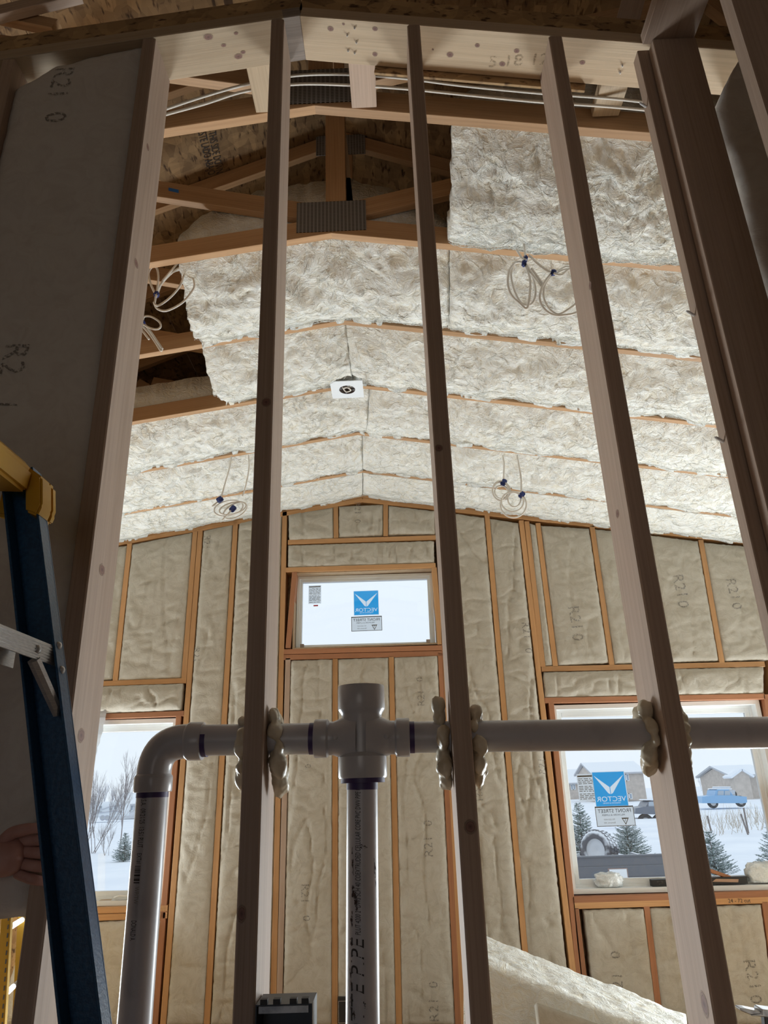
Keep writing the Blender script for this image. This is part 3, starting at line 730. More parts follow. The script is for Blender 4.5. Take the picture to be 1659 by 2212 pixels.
ceil_batt(2, cx(372, 568, 2), cx(437, 728, 3), sx2[0] - .001, sx2[1] - .001, 'long second-bay ceiling batt with ragged cut left end beside a cable coil', seed=2, ragL=.016, sag=.068, res=.0105)
ceil_batt(2, sx2[0] + .001, sx2[1] + .001, ER, ER, 'right-hand ceiling batt of the second bay, behind the upper right cable coils', seed=3, sag=.068, res=.0105)
sx3 = (cx(744, 695, 3), cx(765, 832, 4))
ceil_batt(3, cx(424, 748, 3), cx(490, 862, 4), sx3[0] - .0008, sx3[1] - .0008, 'ceiling batt in the third bay with a ragged cut left end, left of the ridge', seed=4, ragL=.016, sag=.066)
ceil_batt(3, sx3[0] + .0008, sx3[1] + .0008, ER, ER, 'ceiling batt in the third bay, right of the ridge', seed=5, sag=.066)
s4 = (cx(800, 838, 4), cx(788, 940, 5))
ceil_batt(4, EL, EL, s4[0] - .0008, s4[1] - .0008, 'ceiling batt in the fourth bay, left of the ridge, beside the white ceiling box', seed=6, sag=.064)
ceil_batt(4, s4[0] + .0008, s4[1] + .0008, ER, ER, 'ceiling batt in the fourth bay, right of the ridge', seed=7, sag=.064)
s5 = (cx(783, 942, 5), cx(783, 1010, 6))
ceil_batt(5, EL, EL, s5[0] - .0008, s5[1] - .0008, 'ceiling batt in the fifth bay, left of the ridge, above the lower left cable coil', seed=8, sag=.058)
ceil_batt(5, s5[0] + .0008, s5[1] + .0008, ER, ER, 'ceiling batt in the fifth bay, right of the ridge, above the lower right cable coils', seed=9, sag=.058)
s6 = (cx(783, 1014, 6), at(783, 1072, YB).x)
ceil_batt(6, EL, EL, s6[0] - .002, s6[1] - .002, 'last ceiling batt against the far wall, left of the ridge', seed=10, sag=.045, amp=.009, smooth=.5, yend=YB - .004, near=0)
ceil_batt(6, s6[0] + .002, s6[1] + .002, ER, ER, 'last ceiling batt against the far wall, right of the ridge', seed=11, sag=.045, amp=.009, smooth=.5, yend=YB - .004, near=0)

# --- the stud partition in front -----------------------------------------------
wall_front = empty('wall_front', (0, YF, 0), 'open stud partition in the foreground with four long studs and sloping top plate', 'wall', kind='structure')
def pz(x): return 2.150 + CZ - (.148 * (XR - x) if x < XR else .188 * (x - XR))     # underside of the top plate
STX = [(-1.09, -1.052), (-.684, -.645), (-.3055, -.267), (.0961, .1336), (.5013, .5398)]
fstuds = []
for a, b in STX:
    xm = (a + b) / 2
    fstuds.append(board('stud', (xm, YF, .038), (xm, YF, pz(xm) - .003), b - a, D6, M['stud'], wall_front, c=.003))
board('sole_plate', (XL, YF, .019), (XW, YF, .019), .038, D6, M['stud'], wall_front)
# top plate: left plank, grey stained end, right plank
def plate(x0, x1, mat, dz=0.0, name='top_plate'):
    return board(name, (x0, YF, pz(x0) + .019 + dz), (x1, YF, pz(x1) + .019 + dz), .038, D6, M[mat], wall_front)
plate(XL, -.272, 'plate', .002); plate(-.272, XR - .002, 'plate_grey', .002); plate(XR + .002, XW, 'plate')
for x0, x1 in ((XL, XR), (XR, 1.05)):
    o = board('sheathing_strip', (x0, YF + .012, pz(x0) + .078), (x1, YF + .012, pz(x1) + .078), .078, .012, M['osb'], wall_front)
# strand-board strip nailed along the back of the plate, right half
board('sheathing_strip', (.0, YF + D6 + .002, pz(.0) + .012), (.64, YF + D6 + .002, pz(.64) + .012), .07, .011, M['osb'], wall_front)
# flat blocks from the plate to the first truss
for (px0, py0, wdt), z in (((556, 136, .078), 2.192), ((781, 131, .086), 2.192), ((1330, 178, .09), 2.10)):
    p = atZ(px0, py0, z + CZ); q = atZ(px0 + (5 if px0 < 900 else -22), py0 + 95, z + CZ)
    board('blocking', (p.x, YF + D6 + .004, p.z), (p.x, Y1 - .008, p.z), wdt, .038, M['plate' if px0 != 781 else 'stud'], wall_front, n=(0, 0, -1))
for a, b, y_, w_, m_ in (((1352, 60), (1376, -30), 1.60, .075, 'stud'), ((499, 30), (488, -20), 1.62, .03, 'stud'), ((706, 12), (704, -30), 1.62, .06, 'stud')):
    board('blocking', at(*a, y_), at(*b, y_), w_, .038, M[m_], wall_front)
# nail points coming through the plate
M['nail'] = plain('bright_nail', (.75, .75, .76), .3, .2)
def nail(p, n=(0, 0, -1), L=.005, parent=wall_front):
    bm = bmesh.new(); tube(bm, [Vector(p), Vector(p) + Vector(n) * L, Vector(p) + Vector(n) * (L + .004)], [.0034, .0034, .0012], 8)
    return from_bm('nail', bm, M['nail'], parent)
def plate_hit(px, py, below=0.0):
    d = ray(px, py)                          # right slope underside
    t = (2.150 + .188 * XR - below) / (d.z + .188 * d.x) if True else 0
    return Vector((d.x * t, d.y * t, d.z * t + CZ))
for px, py in ((766, 59), (750, 75), (770, 90), (752, 108), (766, 113), (1339, 155), (1344, 140)):
    nail(plate_hit(px, py))
for px, py, r in ((714, 62, .009), (810, 62, .008), (742, 52, .004), (972, 118, .010), (1031, 98, .007), (1116, 110, .008), (1085, 138, .009), (1258, 135, .008), (810, 117, .008), (935, 107, .003)):
    P = plate_hit(px, py, .0005); knot(wall_front, P, (0, 0, -1), (1, 0, -.188), r, r * 1.2)
def lplate_hit(px, py):
    d = ray(px, py); k = .148; c = 2.152 - k * XR
    t = (c - .0005) / (d.z - k * d.x); return Vector((d.x * t, d.y * t, d.z * t + CZ))
for px, py, r in ((450, 80, .011), (483, 98, .006), (515, 122, .010), (525, 113, .006), (510, 72, .005)):
    knot(wall_front, lplate_hit(px, py), (0, 0, -1), (1, 0, .148), r, r * 1.5)
text_flat('pencil_mark', '5 18 12', .05, plate_hit(1120, 132, .0015), (1, -.15, -.188), (0, -1, 0), M['pencil'], wall_front, sx=1.2)
False and text_flat('pencil_mark', 'R', .06, plate_hit(862, 92, .0015), (1, .2, -.188), (.2, -1, 0), M['pencil'], wall_front)
# knots on the long studs: (stud index, face, px, py, rx, rz)
for i, face, px, py, rx, rz in ((1, 'R', 319, 318, .010, .011), (1, 'R', 294, 569, .016, .013), (1, 'R', 220, 1231, .018, .015), (1, 'R', 175, 1589, .018, .016), (1, 'R', 126, 2108, .02, .022),
        (2, 'F', 575, 869, .012, .013), (2, 'F', 522, 1974, .009, .016), (3, 'F', 1016, 1786, .013, .014), (3, 'F', 948, 968, .010, .010), (4, 'L', 1275, 617, .012, .012), (4, 'L', 1334, 1110, .012, .011), (4, 'L', 1522, 2170, .018, .022), (4, 'L', 1169, 165, .012, .014)):
    a, b = STX[i]
    if face == 'F': P = at(px, py, YF); n = (0, -1, 0)
    else:
        x = b if face == 'R' else a; d = ray(px, py); d = d * (x / d.x); P = Vector((x, d.y, d.z + CZ)); n = (1, 0, 0) if face == 'R' else (-1, 0, 0)
    knot(wall_front, P, n, (0, 0, 1), rx, rz)
# corner: flat board and end post, right partition
board('corner_board', (.815, YF + .002, .038), (.815, YF + .002, pz(.815) - .02), .14, .038, M['stud'], wall_front)
wall_side = empty('wall_side', (.82, 1.0, 0), 'open stud partition running toward the camera at right', 'wall', kind='structure')
ZS = 1.925 + CZ
board('stud', (.833, YF - .038, .038), (.833, YF - .038, ZS - .002), .12, .037, M['stud'], wall_side)
board('stud', (.82, 1.015, .038), (.82, 1.015, ZS - .002), .14, .038, M['stud'], wall_side)
board('top_plate', (.82, 1.40, ZS), (.82, -1.2, ZS), .14, .038, M['stud'], wall_side, n=(0, 0, -1))
board('sole_plate', (.82, 1.40, .0), (.82, -1.2, .0), .14, .038, M['stud'], wall_side, n=(0, 0, -1))
for y in (.61, .2, -.2, -.6): board('stud', (.82, y, .038), (.82, y, ZS - .002), .14, .038, M['stud'], wall_side)
# boards closing the rest of the partition beyond the picture
box('sheathing_panel', XL, -1.1, YF + D6, YF + D6 + .011, 0, 3.45, M['osb'], wall_front)
box('sheathing_panel', 1.32, XW, YF + D6, YF + D6 + .011, 0, 3.35, M['osb'], wall_front)
for x in (1.34,): board('stud', (x, YF, .038), (x, YF, pz(x) - .003), .038, D6, M['stud'], wall_front)
for px, py in ((1372, 232), (1487, 682), (1541, 955)):     # bent nails on the corner edge
    p = at(px, py, YF + .02); p.x = .744; nail(p, (-1, -.3, .5), .016)

# batts in the partition
def front_batt(x0, x1, z0, top, label, rag=.02, seed=0, cut=None):
    c, r = int((x1 - x0) / .012), int((top(x0) - z0) / .014)
    u = np.linspace(0, 1, c)[None, :]; v = np.linspace(0, 1, r)[:, None]
    X = x0 + (x1 - x0) * u + 0 * v
    T = np.array([top(x) for x in np.linspace(x0, x1, c)])[None, :]
    Z = z0 + (T - z0) * v
    q = np.stack([X + seed * 3, 0 * X, Z], -1)
    e = np.minimum(np.minimum(u, 1 - u) * (x1 - x0), np.minimum(v, 1 - v) * 2.2)
    env = 1 - np.exp(-e / .03)
    Yy = YF + .028 - .022 * env - env * (.010 * fbm(q * 4, 3) + .003 * fbm(q * 18, 2))
    Z = Z + rag * fbm(q * np.array([12, 1, 12]) + 5, 3) * (np.exp(-(1 - v) * 2.2 / .05) + .5 * np.exp(-v * 2.2 / .05))
    X = X + .006 * fbm(q * 15 + 30, 2) * np.exp(-np.minimum(u, 1 - u) * (x1 - x0) / .03)
    if cut is not None: X = np.maximum(X, cut(Z) + .02 * fbm(q * 9 + 3, 3)); Yy = Yy - .03 * env * (1 + fbm(q * 5 + 8, 2))
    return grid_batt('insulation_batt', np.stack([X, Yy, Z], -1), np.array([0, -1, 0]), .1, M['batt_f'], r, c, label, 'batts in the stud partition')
fb = front_batt(-1.05, -.686, 1.5 - .193, lambda x: CZ + float(np.interp(x, [-1.05, -.99, -.93, -.82, -.69], [1.93, 1.975, 2.02, 2.05, 2.082])), 'tall grey batt filling the left bay of the partition behind the ladder', seed=1)
marking(fb, 'R21', (128, 176), YF, .085, True, tilt=-.05); marking(fb, '0', (116, 250), YF, .09, True, tilt=-.05)
marking(fb, 'R2', (24, 770), YF, .085, True, tilt=-.05); marking(fb, '1', (12, 870), YF, .06, True, tilt=-.05)
fb2 = front_batt(.925, 1.32, .1, lambda x: 1.96 + CZ, 'white batt slumping in the partition bay beyond the right corner post', seed=5, rag=.03,
                 cut=lambda Z: np.where(Z > 3.2, .925 + .13 * np.clip((Z - 3.2) / .25, 0, 1), .925))

# ================================================================== PIPEWORK
YP = 1.497
PZ = CZ + .095
R2 = .0302
pipe = empty('drain_pipe', (-.083, YP, 0), 'grey plastic vent pipe run with elbow and cross fitting through the studs', 'pipe')
def cyl_between(name, P, Q, r, mat, n=36, parent=pipe):
    P, Q = Vector(P), Vector(Q); V, F = lathe([(r, 0), (r, (Q - P).length)], n)
    F.append(tuple(range(n - 1, -1, -1))); F.append(tuple(range(n, 2 * n)))
    o = mesh(name, V, F, mat, parent, Matrix.Translation(P) @ (Q - P).to_track_quat('Z', 'Y').to_matrix().to_4x4(), True)
    o.data.set_sharp_from_angle(angle=math.radians(40)); return o
def px_pipe(px, py): return at(px, py, YP)
PL, PRt = px_pipe(420, 1602), px_pipe(1659, 1585)
dirp = (PRt - PL).normalized()
tee = px_pipe(782, 1594)
def along(dx): return tee + dirp * (dx / dirp.x)
cyl_between('pipe_section', along(-.085), along(-.085 - .240), R2, M['pvc'])
cyl_between('pipe_section', along(.085), along(.975), R2, M['pvc'])
# tee fitting: vertical body with flared hubs, horizontal branches
Rb, Rh, Rs = .0405, .0478, .0372
bm = bmesh.new()
def add_lathe(bm, prof, Mx, n=44):
    V, F = lathe(prof, n); vs = [bm.verts.new(Mx @ Vector(v)) for v in V]
    for f in F: bm.faces.new([vs[i] for i in f])
Mt = Matrix.Translation(tee)
prof = [(.0, .098), (.040, .098), (.0405, .101), (Rh - .001, .102), (Rh, .100), (Rh, .056), (Rh - .002, .052), (Rb + .002, .048), (Rb, .042), (Rb, -.028), (Rb + .003, -.032), (Rh, -.036), (Rh + .0006, -.072), (Rh - .001, -.076), (.0, -.076)]
add_lathe(bm, prof, Mt)
body = from_bm('tee_fitting', bm, M['pvc_fit'], pipe, angle=35)
bm = bmesh.new()
for s in (-1, 1):
    Mx = Matrix.Translation(tee) @ (dirp * s).to_track_quat('Z', 'Y').to_matrix().to_4x4()
    add_lathe(bm, [(.049, .010), (.0425, .034), (.0345, .052), (.0325, .058), (.0325, .066), (Rs, .070), (Rs, .094), (Rs - .001, .0955), (.031, .096), (.0305, .09)], Mx)
from_bm('branch_hub', bm, M['pvc_fit'], body, angle=35)
for s in (-1, 1):
    p = tee + dirp * s * .05 + Vector((0, -.0362, .0)); bm = bmesh.new(); add_lathe(bm, [(0, .003), (.0045, .0025), (.005, 0)], Matrix.Translation(p) @ Matrix.Rotation(math.pi / 2, 4, 'X'), 20); from_bm('boss', bm, M['pvc_fit'], body, smooth=True)
    a = tee + dirp * s * .0935; cyl_between('primer_band', a, a + dirp * s * .012, R2 + .0005, M['primer'])
# open socket look at the top
bm = bmesh.new(); add_lathe(bm, [(.0402, .1015), (.040, .075), (.0, .075)], Mt); from_bm('socket', bm, M['pvc_fit'], body, smooth=True)
# bushing and vertical pipe below
b0 = tee + Vector((0, 0, -.0755)); cyl_between('bushing', b0, b0 + Vector((0, 0, -.009)), .0435, M['primer'])
vb = at(783, 2000, YP); vd = Vector((vb.x - tee.x, 0, vb.z - tee.z)).normalized()
v0 = tee + vd * .083; v1 = tee + vd * ((tee.z - .0) / -vd.z)
cyl_between('primer_band', v0, v0 + vd * .014, R2 + .0006, M['primer'])
vp = cyl_between('pipe_section', v0, v1, R2, M['pvc'])
# elbow on the left, down pipe
ec = px_pipe(333, 1602)
ld = Vector((px_pipe(310, 2000).x - px_pipe(333, 1700).x, 0, px_pipe(310, 2000).z - px_pipe(333, 1700).z)).normalized()
ea = along(-.325 + 0)                       # pipe end into elbow
cor = px_pipe(338, 1601); cor.z = ea.z
ra = .062
A0 = cor + dirp * ra; B0 = cor + ld * ra
pts = [A0 * (1 - t) ** 2 + cor * 2 * t * (1 - t) + B0 * t * t for t in [i / 14 for i in range(15)]]
pts = [A0 + dirp * .012] + pts + [B0 + ld * .012]
bm = bmesh.new(); tube(bm, pts, .0335, 36); elbow = from_bm('elbow_fitting', bm, M['pvc_fit'], pipe, angle=50)
for p, d in ((A0, dirp), (B0, ld)):
    Mx = Matrix.Translation(p) @ d.to_track_quat('Z', 'Y').to_matrix().to_4x4(); bm = bmesh.new()
    add_lathe(bm, [(.0335, 0), (Rs - .0006, .004), (Rs, .007), (Rs, .031), (Rs - .001, .033), (.0305, .0335)], Mx); from_bm('hub', bm, M['pvc_fit'], elbow, angle=40)
    cyl_between('primer_band', p + d * .031, p + d * .043, R2 + .0006, M['primer'])
l0 = B0 + ld * .02; l1 = l0 + ld * (l0.z / -ld.z)
lp = cyl_between('pipe_section', l0, l1, R2, M['pvc'])
cyl_between('pipe_section', A0 + dirp * .02, along(-.31), R2, M['pvc'])
# printing wrapped round the vertical pipes
def pipe_text(s, top, d, s0, size, ang, up, par, sx=1.0, mat='ink', shear=0, align='LEFT'):
    """s0: metres below top; up: reads bottom-to-top"""
    V, F = text_geo(s, size, align); out = []
    fx = Vector((0, -1, 0)); rt = Vector((1, 0, 0))
    for v in V:
        if up: L = s0 - (v.x + v.y * shear) * sx; a = ang - v.y / R2
        else: L = s0 + (v.x + v.y * shear) * sx; a = ang + v.y / R2
        out.append(top + d * L + (fx * math.cos(a) + rt * math.sin(a)) * (R2 + .0004))
    return mesh('printed_marking', out, F, M[mat], par)
def s_of(top, px, py): return (at(px, py, YP - R2) - top).length
T0 = tee + vd * 0
def fit_text(s, top, d, pa, pb, size, ang, up, par, **k):
    a, b = s_of(top, *pa), s_of(top, *pb); V, F = text_geo(s, size, 'LEFT'); w = max(v.x for v in V)
    return pipe_text(s, top, d, a if not up else b, size, ang, up, par, sx=abs(b - a) / w, **k)
fit_text('CHARLOTTE PIPE', T0, vd, (775, 2026), (775, 2420), .036, -.22, True, vp, shear=.15)
fit_text('PLUT 4200 2" DWS SCH 40 COEXTRUDED CELLULAR CORE PVC DWV PIPE NSF', T0, vd, (779, 1686), (775, 2018), .0145, -.2, True, vp, shear=.2)
L0 = B0
fit_text('U.S.A.  09/21/25  13:51 PLUT', L0, ld, (326, 1700), (316, 1826), .0155, -.22, False, lp)
fit_text('EXT#1', L0, ld, (314, 1838), (312, 1862), .0135, -.22, False, lp)
fit_text('DONALD A.', L0, ld, (306, 1985), (302, 2030), .0145, -.22, False, lp)
fit_text('WP/TW', L0, ld, (310, 1912), (308, 1950), .012, -.2, False, lp, mat='ink_soft')
# bar code printed round the pipe
bm = bmesh.new(); a, b = s_of(L0, 316, 1866), s_of(L0, 313, 1902); rr = random.Random(4); s_ = a
while s_ < b:
    wd_ = rr.choice((.0012, .002, .0035)); q = []
    for k in range(5):
        an = -.45 + .4 * k / 4; q.append((Vector((0, -1, 0)) * math.cos(an) + Vector((1, 0, 0)) * math.sin(an)) * (R2 + .0004))
    for k in range(4):
        bm.faces.new([bm.verts.new(L0 + ld * t + o) for t, o in ((s_, q[k]), (s_, q[k + 1]), (s_ + wd_, q[k + 1]), (s_ + wd_, q[k]))])
    s_ += wd_ + rr.choice((.001, .0018))
from_bm('printed_marking', bm, M['ink'], lp)
# dirt smears on the pipes
def smear(par, top, d, px, py, ang, L, w, seed):
    rr = random.Random(seed); s0 = s_of(top, px, py); bm = bmesh.new(); c = []
    n = 9
    l, r_ = [], []
    for i in range(n):
        t = i / (n - 1); ww = w * (math.sin(math.pi * t) ** .6) * rr.uniform(.4, 1.2) + .0004; a = ang + rr.uniform(-.04, .04) + .1 * t
        for lst, s in ((l, -1), (r_, 1)):
            aa = a + s * ww / R2 / 2; lst.append(bm.verts.new(top + d * (s0 + L * t) + (Vector((0, -1, 0)) * math.cos(aa) + Vector((1, 0, 0)) * math.sin(aa)) * (R2 + .0005)))
    for i in range(n - 1): bm.faces.new((l[i], r_[i], r_[i + 1], l[i + 1]))
    return from_bm('dirt_smear', bm, M['dirt'], par)
for i, (px, py, an, L, w) in enumerate(((762, 1825, -.62, .05, .005), (764, 1905, -.55, .03, .009), (770, 1925, -.4, .03, .006), (785, 1818, .1, .012, .012), (808, 1850, .9, .05, .004), (755, 1960, -.7, .03, .005), (752, 2025, -.75, .012, .005), (755, 2090, -.75, .03, .004), (752, 2150, -.75, .03, .004), (757, 2180, -.5, .015, .004), (797, 2165, .2, .01, .006))):
    smear(vp, T0, vd, px, py, an, L, w, i)

# spray foam around the pipe at each stud
def foam(px, py, blobs, label, seed):
    c = at(px, py, YP); rr = random.Random(seed); bm = bmesh.new()
    for dx, dy, dz, r in blobs:
        mt = Matrix.Translation(c + Vector((dx, dy, dz))) @ Matrix.Diagonal((r * rr.uniform(.75, 1.0), r * 1.05, r * rr.uniform(1.0, 1.3), 1))
        bmesh.ops.create_icosphere(bm, subdivisions=2, radius=1, matrix=mt)
    o = from_bm('foam_collar', bm, M['foam'], None, smooth=True); prop(o, label, 'spray foam', 'spray foam collars')
    md = o.modifiers.new('fuse', 'REMESH'); md.mode = 'VOXEL'; md.voxel_size = .0035; md.use_smooth_shade = True
    sm = o.modifiers.new('relax', 'SMOOTH'); sm.iterations = 3
    tx = bpy.data.textures.new('lumps', 'CLOUDS'); tx.noise_scale = .02; dm = o.modifiers.new('lumps', 'DISPLACE'); dm.texture = tx; dm.strength = .005
    return o
def ringblobs(s, k, top, bot, seed, spread=.012):
    """irregular blobs round the pipe on one side of a stud; s = -1 left side, 1 right side"""
    rr = random.Random(seed); out = []
    for i in range(k):
        a = 2 * math.pi * (i + rr.uniform(-.35, .35)) / k; out.append((s * rr.uniform(.0, spread), math.cos(a) * .036, math.sin(a) * .036, rr.uniform(.009, .019)))
    z = .045
    while z < top: r = rr.uniform(.011, .020); out.append((s * rr.uniform(.0, spread), rr.uniform(-.025, .01), z, r)); z += r * .8
    z = -.04
    while z > -bot: r = rr.uniform(.010, .021); out.append((s * rr.uniform(0, spread), rr.uniform(-.03, .01), z, r)); z -= r * .8
    return out
def stud_edge_px(i, side): return STX[i][1 if side > 0 else 0]
def foam_at(i, side, zc_, top, bot, label, seed, spread=.012, k=9):
    x = stud_edge_px(i, side) + side * .004; bl = ringblobs(side, k, top, bot, seed, spread)
    c = Vector((x, YP, along(x - tee.x).z)); rr = random.Random(seed + 50); bm = bmesh.new()
    for dx, dy, dz, r in bl:
        mt = Matrix.Translation(c + Vector((dx + side * r * .35, dy, dz))) @ Matrix.Diagonal((r * rr.uniform(.75, 1.0), r * 1.05, r * rr.uniform(1.0, 1.3), 1))
        bmesh.ops.create_icosphere(bm, subdivisions=2, radius=1, matrix=mt)
    for v, d_ in zip(bm.verts, [float(k) for k in fbm(np.array([tuple(v.co) for v in bm.verts]) * 38 + seed, 2)]): v.co = c + (v.co - c) * (1 + .22 * d_)
    for v in bm.verts:                                   # nothing enters the stud
        if side * (v.co.x - stud_edge_px(i, side)) < .0004: v.co.x = stud_edge_px(i, side) + side * .0004
    o = from_bm('foam_collar', bm, M['foam'], None, smooth=True); prop(o, label, 'spray foam', 'spray foam collars')
    md = o.modifiers.new('fuse', 'REMESH'); md.mode = 'VOXEL'; md.voxel_size = .0032; md.use_smooth_shade = True
    sm = o.modifiers.new('relax', 'SMOOTH'); sm.iterations = 2
    tx = bpy.data.textures.new('lumps', 'CLOUDS'); tx.noise_scale = .016; dm = o.modifiers.new('lumps', 'DISPLACE'); dm.texture = tx; dm.strength = .005; dm.mid_level = .6
    return o
foam_at(2, -1, 0, .03, .085, 'cream foam lump on the left side of the second long stud', 1, .006)
foam_at(2, 1, 0, .055, .085, 'large shiny cream foam collar on the right side of the second long stud', 2, .016)
foam_at(3, -1, 0, .06, .085, 'brownish foam collar on the left side of the third long stud', 3, .010)
foam_at(3, 1, 0, .05, .07, 'thin speckled foam collar on the right side of the third long stud', 4, .008)
foam_at(4, -1, 0, .05, .06, 'white foam collar on the left side of the fourth long stud', 5, .010)
foam_at(4, 1, 0, .05, .075, 'white foam collar on the right side of the fourth long stud', 6, .010)

# ================================================================== CABLES
def cable_thing(lines, Y, label, tapes=(), r=.0048, group='coils of white cable', name='cable_coil', lead=None):
    allp = [at(*p, Y) for l in lines for p in l[:1]]
    root = empty(name, allp[0], label, 'cable coil' if name == 'cable_coil' else 'cable', group)
    for i, l in enumerate(lines):
        pts = [at(px, py, Y + .012 * ((i % 3) - 1)) for px, py in l]
        bm = bmesh.new(); tube(bm, spline(pts, 7), r, 8); from_bm('cable', bm, M['cable'], root, smooth=True)
    if lead:
        bm = bmesh.new(); tube(bm, spline(lead, 7), r, 8); from_bm('cable', bm, M['cable'], root, smooth=True)
    for px, py, ang in tapes:
        p = at(px, py, Y - .006); Mx = Matrix.Translation(p) @ Matrix.Rotation(ang, 4, 'Y'); k = Y / 2.6
        bm = bmesh.new(); bx(bm, -.010 * k, .010 * k, -.014, .014, -.013 * k, .013 * k, Mx); bmesh.ops.bevel(bm, geom=bm.edges[:], offset=.005, segments=2, affect='EDGES'); from_bm('tape', bm, M['tape'], root, smooth=True)
    return root
cable_thing([[(338, 640), (325, 612), (321, 590), (328, 577), (338, 578), (342, 596), (340, 620), (337, 642)],
             [(334, 655), (340, 628), (356, 604), (378, 584), (392, 580), (397, 592), (389, 617), (368, 642), (342, 660), (332, 653)],
             [(338, 640), (352, 606), (372, 588), (395, 583), (414, 597), (420, 615), (413, 632), (392, 655), (360, 671), (340, 667), (333, 655)],
             [(352, 606), (372, 582), (386, 566)]], 2.52, 'coil of white cable with blue tape at upper left beside the ragged batt end', [(338, 636, .5)])
cable_thing([[(308, 694), (312, 684), (326, 684), (343, 694), (347, 705), (340, 711), (325, 709), (306, 699)], [(306, 703), (322, 720), (336, 740), (347, 757), (350, 755)], [(309, 696), (325, 716), (340, 738), (351, 754)], [(306, 712), (322, 733)]],
            2.75, 'folded bundle of white cable at far left, under the first coil', [(307, 698, .8)], lead=[at(307, 698, 2.75), at(292, 700, 2.86), at(280, 722, 2.96), at(270, 735, Y1 + 2 * DY - .004), at(262, 715, Y1 + 2 * DY - .002)])
cable_thing([[(1131, 522), (1134, 545), (1135, 562)], [(1113, 566), (1101, 583), (1097, 610), (1104, 636), (1124, 656), (1138, 666), (1144, 640), (1145, 605), (1136, 575)],
             [(1134, 569), (1150, 596), (1157, 628), (1153, 650), (1142, 659), (1126, 655), (1112, 630), (1104, 596), (1109, 572), (1120, 566), (1132, 568)], [(1115, 538), (1126, 555), (1134, 562)], [(1137, 572), (1152, 596), (1171, 619), (1168, 608), (1148, 580)]],
            2.335, 'left one of two white cable coils hanging at upper right', [(1135, 559, .3), (1132, 569, .2)])
cable_thing([[(1143, 551), (1158, 566), (1176, 580), (1190, 588)], [(1190, 591), (1174, 614), (1166, 640), (1172, 662), (1190, 678), (1215, 681), (1250, 672), (1268, 640), (1255, 600), (1238, 582), (1215, 584), (1200, 592)],
             [(1193, 592), (1178, 614), (1174, 640), (1184, 664), (1204, 679), (1228, 668), (1250, 648), (1262, 616), (1246, 588), (1225, 576), (1205, 586)], [(1196, 590), (1212, 594), (1228, 582), (1246, 582)]],
            2.325, 'right one of two white cable coils hanging at upper right, partly behind a stud', [(1195, 589, 1.5)])
def circ(cx_, cy_, rx, ry, a0=0, n=14, tilt=0):
    return [(cx_ + rx * math.cos(a0 + 2 * math.pi * i / n) + tilt * ry * math.sin(a0 + 2 * math.pi * i / n), cy_ + ry * math.sin(a0 + 2 * math.pi * i / n)) for i in range(n + 1)]
cable_thing([[(1086, 984), (1089, 1003), (1088, 1028), (1089, 1041)], circ(1083, 1061, 19, 20), circ(1083, 1063, 14.5, 14)[:14], circ(1081, 1060, 17, 21)], 4.205, 'smaller round coil of white cable at right below the ceiling', [(1088, 1042, .6)], r=.0055)
cable_thing([[(1117, 983), (1122, 1010), (1126, 1036), (1126, 1066)], circ(1109, 1090, 28, 28, -1), circ(1111, 1079, 14, 16, -1), circ(1107, 1084, 24, 21, -1)], 4.195, 'larger round coil of white cable hanging at right, overlapping the smaller one', [(1127, 1069, .7)], r=.0055)
cable_thing([[(500, 986), (496, 1010), (486, 1045), (477, 1078)], [(537, 984), (538, 1010), (532, 1045), (524, 1072)], circ(494, 1098, 30, 17, 0, tilt=-.5), circ(503, 1098, 26, 14, 1, tilt=-.9), circ(508, 1103, 22, 18, 2, tilt=-.7), [(475, 1080), (458, 1094)], [(505, 1096), (480, 1124)]],
            4.205, 'loose tangle of white cable at left hanging from the fifth bay', [(475, 1079, 1.0), (503, 1099, .7)], r=.005)
def gap_cable(pts, label):
    bm = bmesh.new(); tube(bm, spline([at(px, py, 1.70) for px, py in pts], 8), .0046, 8)
    prop(from_bm('cable', bm, M['cable'], None, smooth=True), label, 'cable', 'cables strung behind the top plate')
gap_cable([(180, 290), (300, 256), (360, 235), (435, 210), (530, 183), (640, 163), (760, 161), (880, 170), (1000, 185), (1165, 201), (1300, 211), (1400, 221), (1500, 232)], 'upper white cable strung along behind the sloping top plate')
gap_cable([(180, 300), (300, 266), (360, 247), (440, 225), (530, 197), (640, 182), (760, 184), (880, 192), (1000, 204), (1165, 220), (1300, 229), (1400, 238), (1500, 248)], 'lower white cable strung along behind the sloping top plate')

# white ceiling box under the fourth truss
cb = at(750, 842, Y1 + DY * 3 - .02); zb = zc(cb.x) - .075
cbx = atZ(750, 842, zb)
ceil_box = empty('ceiling_box', cbx, 'white square flanged ceiling electrical box at the ridge', 'electrical box')
bm = bmesh.new(); V = []
hw, n_ = .092, 32
outer = []; inner = []; back = []
for i in range(n_):
    a = 2 * math.pi * i / n_; c_, s_ = math.cos(a), math.sin(a); m_ = max(abs(c_), abs(s_))
    outer.append(bm.verts.new((cbx.x + hw * c_ / m_, cbx.y + hw * s_ / m_, zb))); inner.append(bm.verts.new((cbx.x + .046 * c_, cbx.y + .046 * s_, zb))); back.append(bm.verts.new((cbx.x + hw * c_ / m_, cbx.y + hw * s_ / m_, zb + .004)))
for i in range(n_):
    j = (i + 1) % n_; bm.faces.new((outer[i], outer[j], inner[j], inner[i])); bm.faces.new((outer[j], outer[i], back[i], back[j]))
from_bm('flange', bm, M['paper'], ceil_box)
bm = bmesh.new(); add_lathe(bm, [(.046, 0), (.045, .03), (.0, .03)], Matrix.Translation(cbx), 32); from_bm('housing', bm, plain('brown_box', (.10, .075, .065), .5), ceil_box, smooth=True)
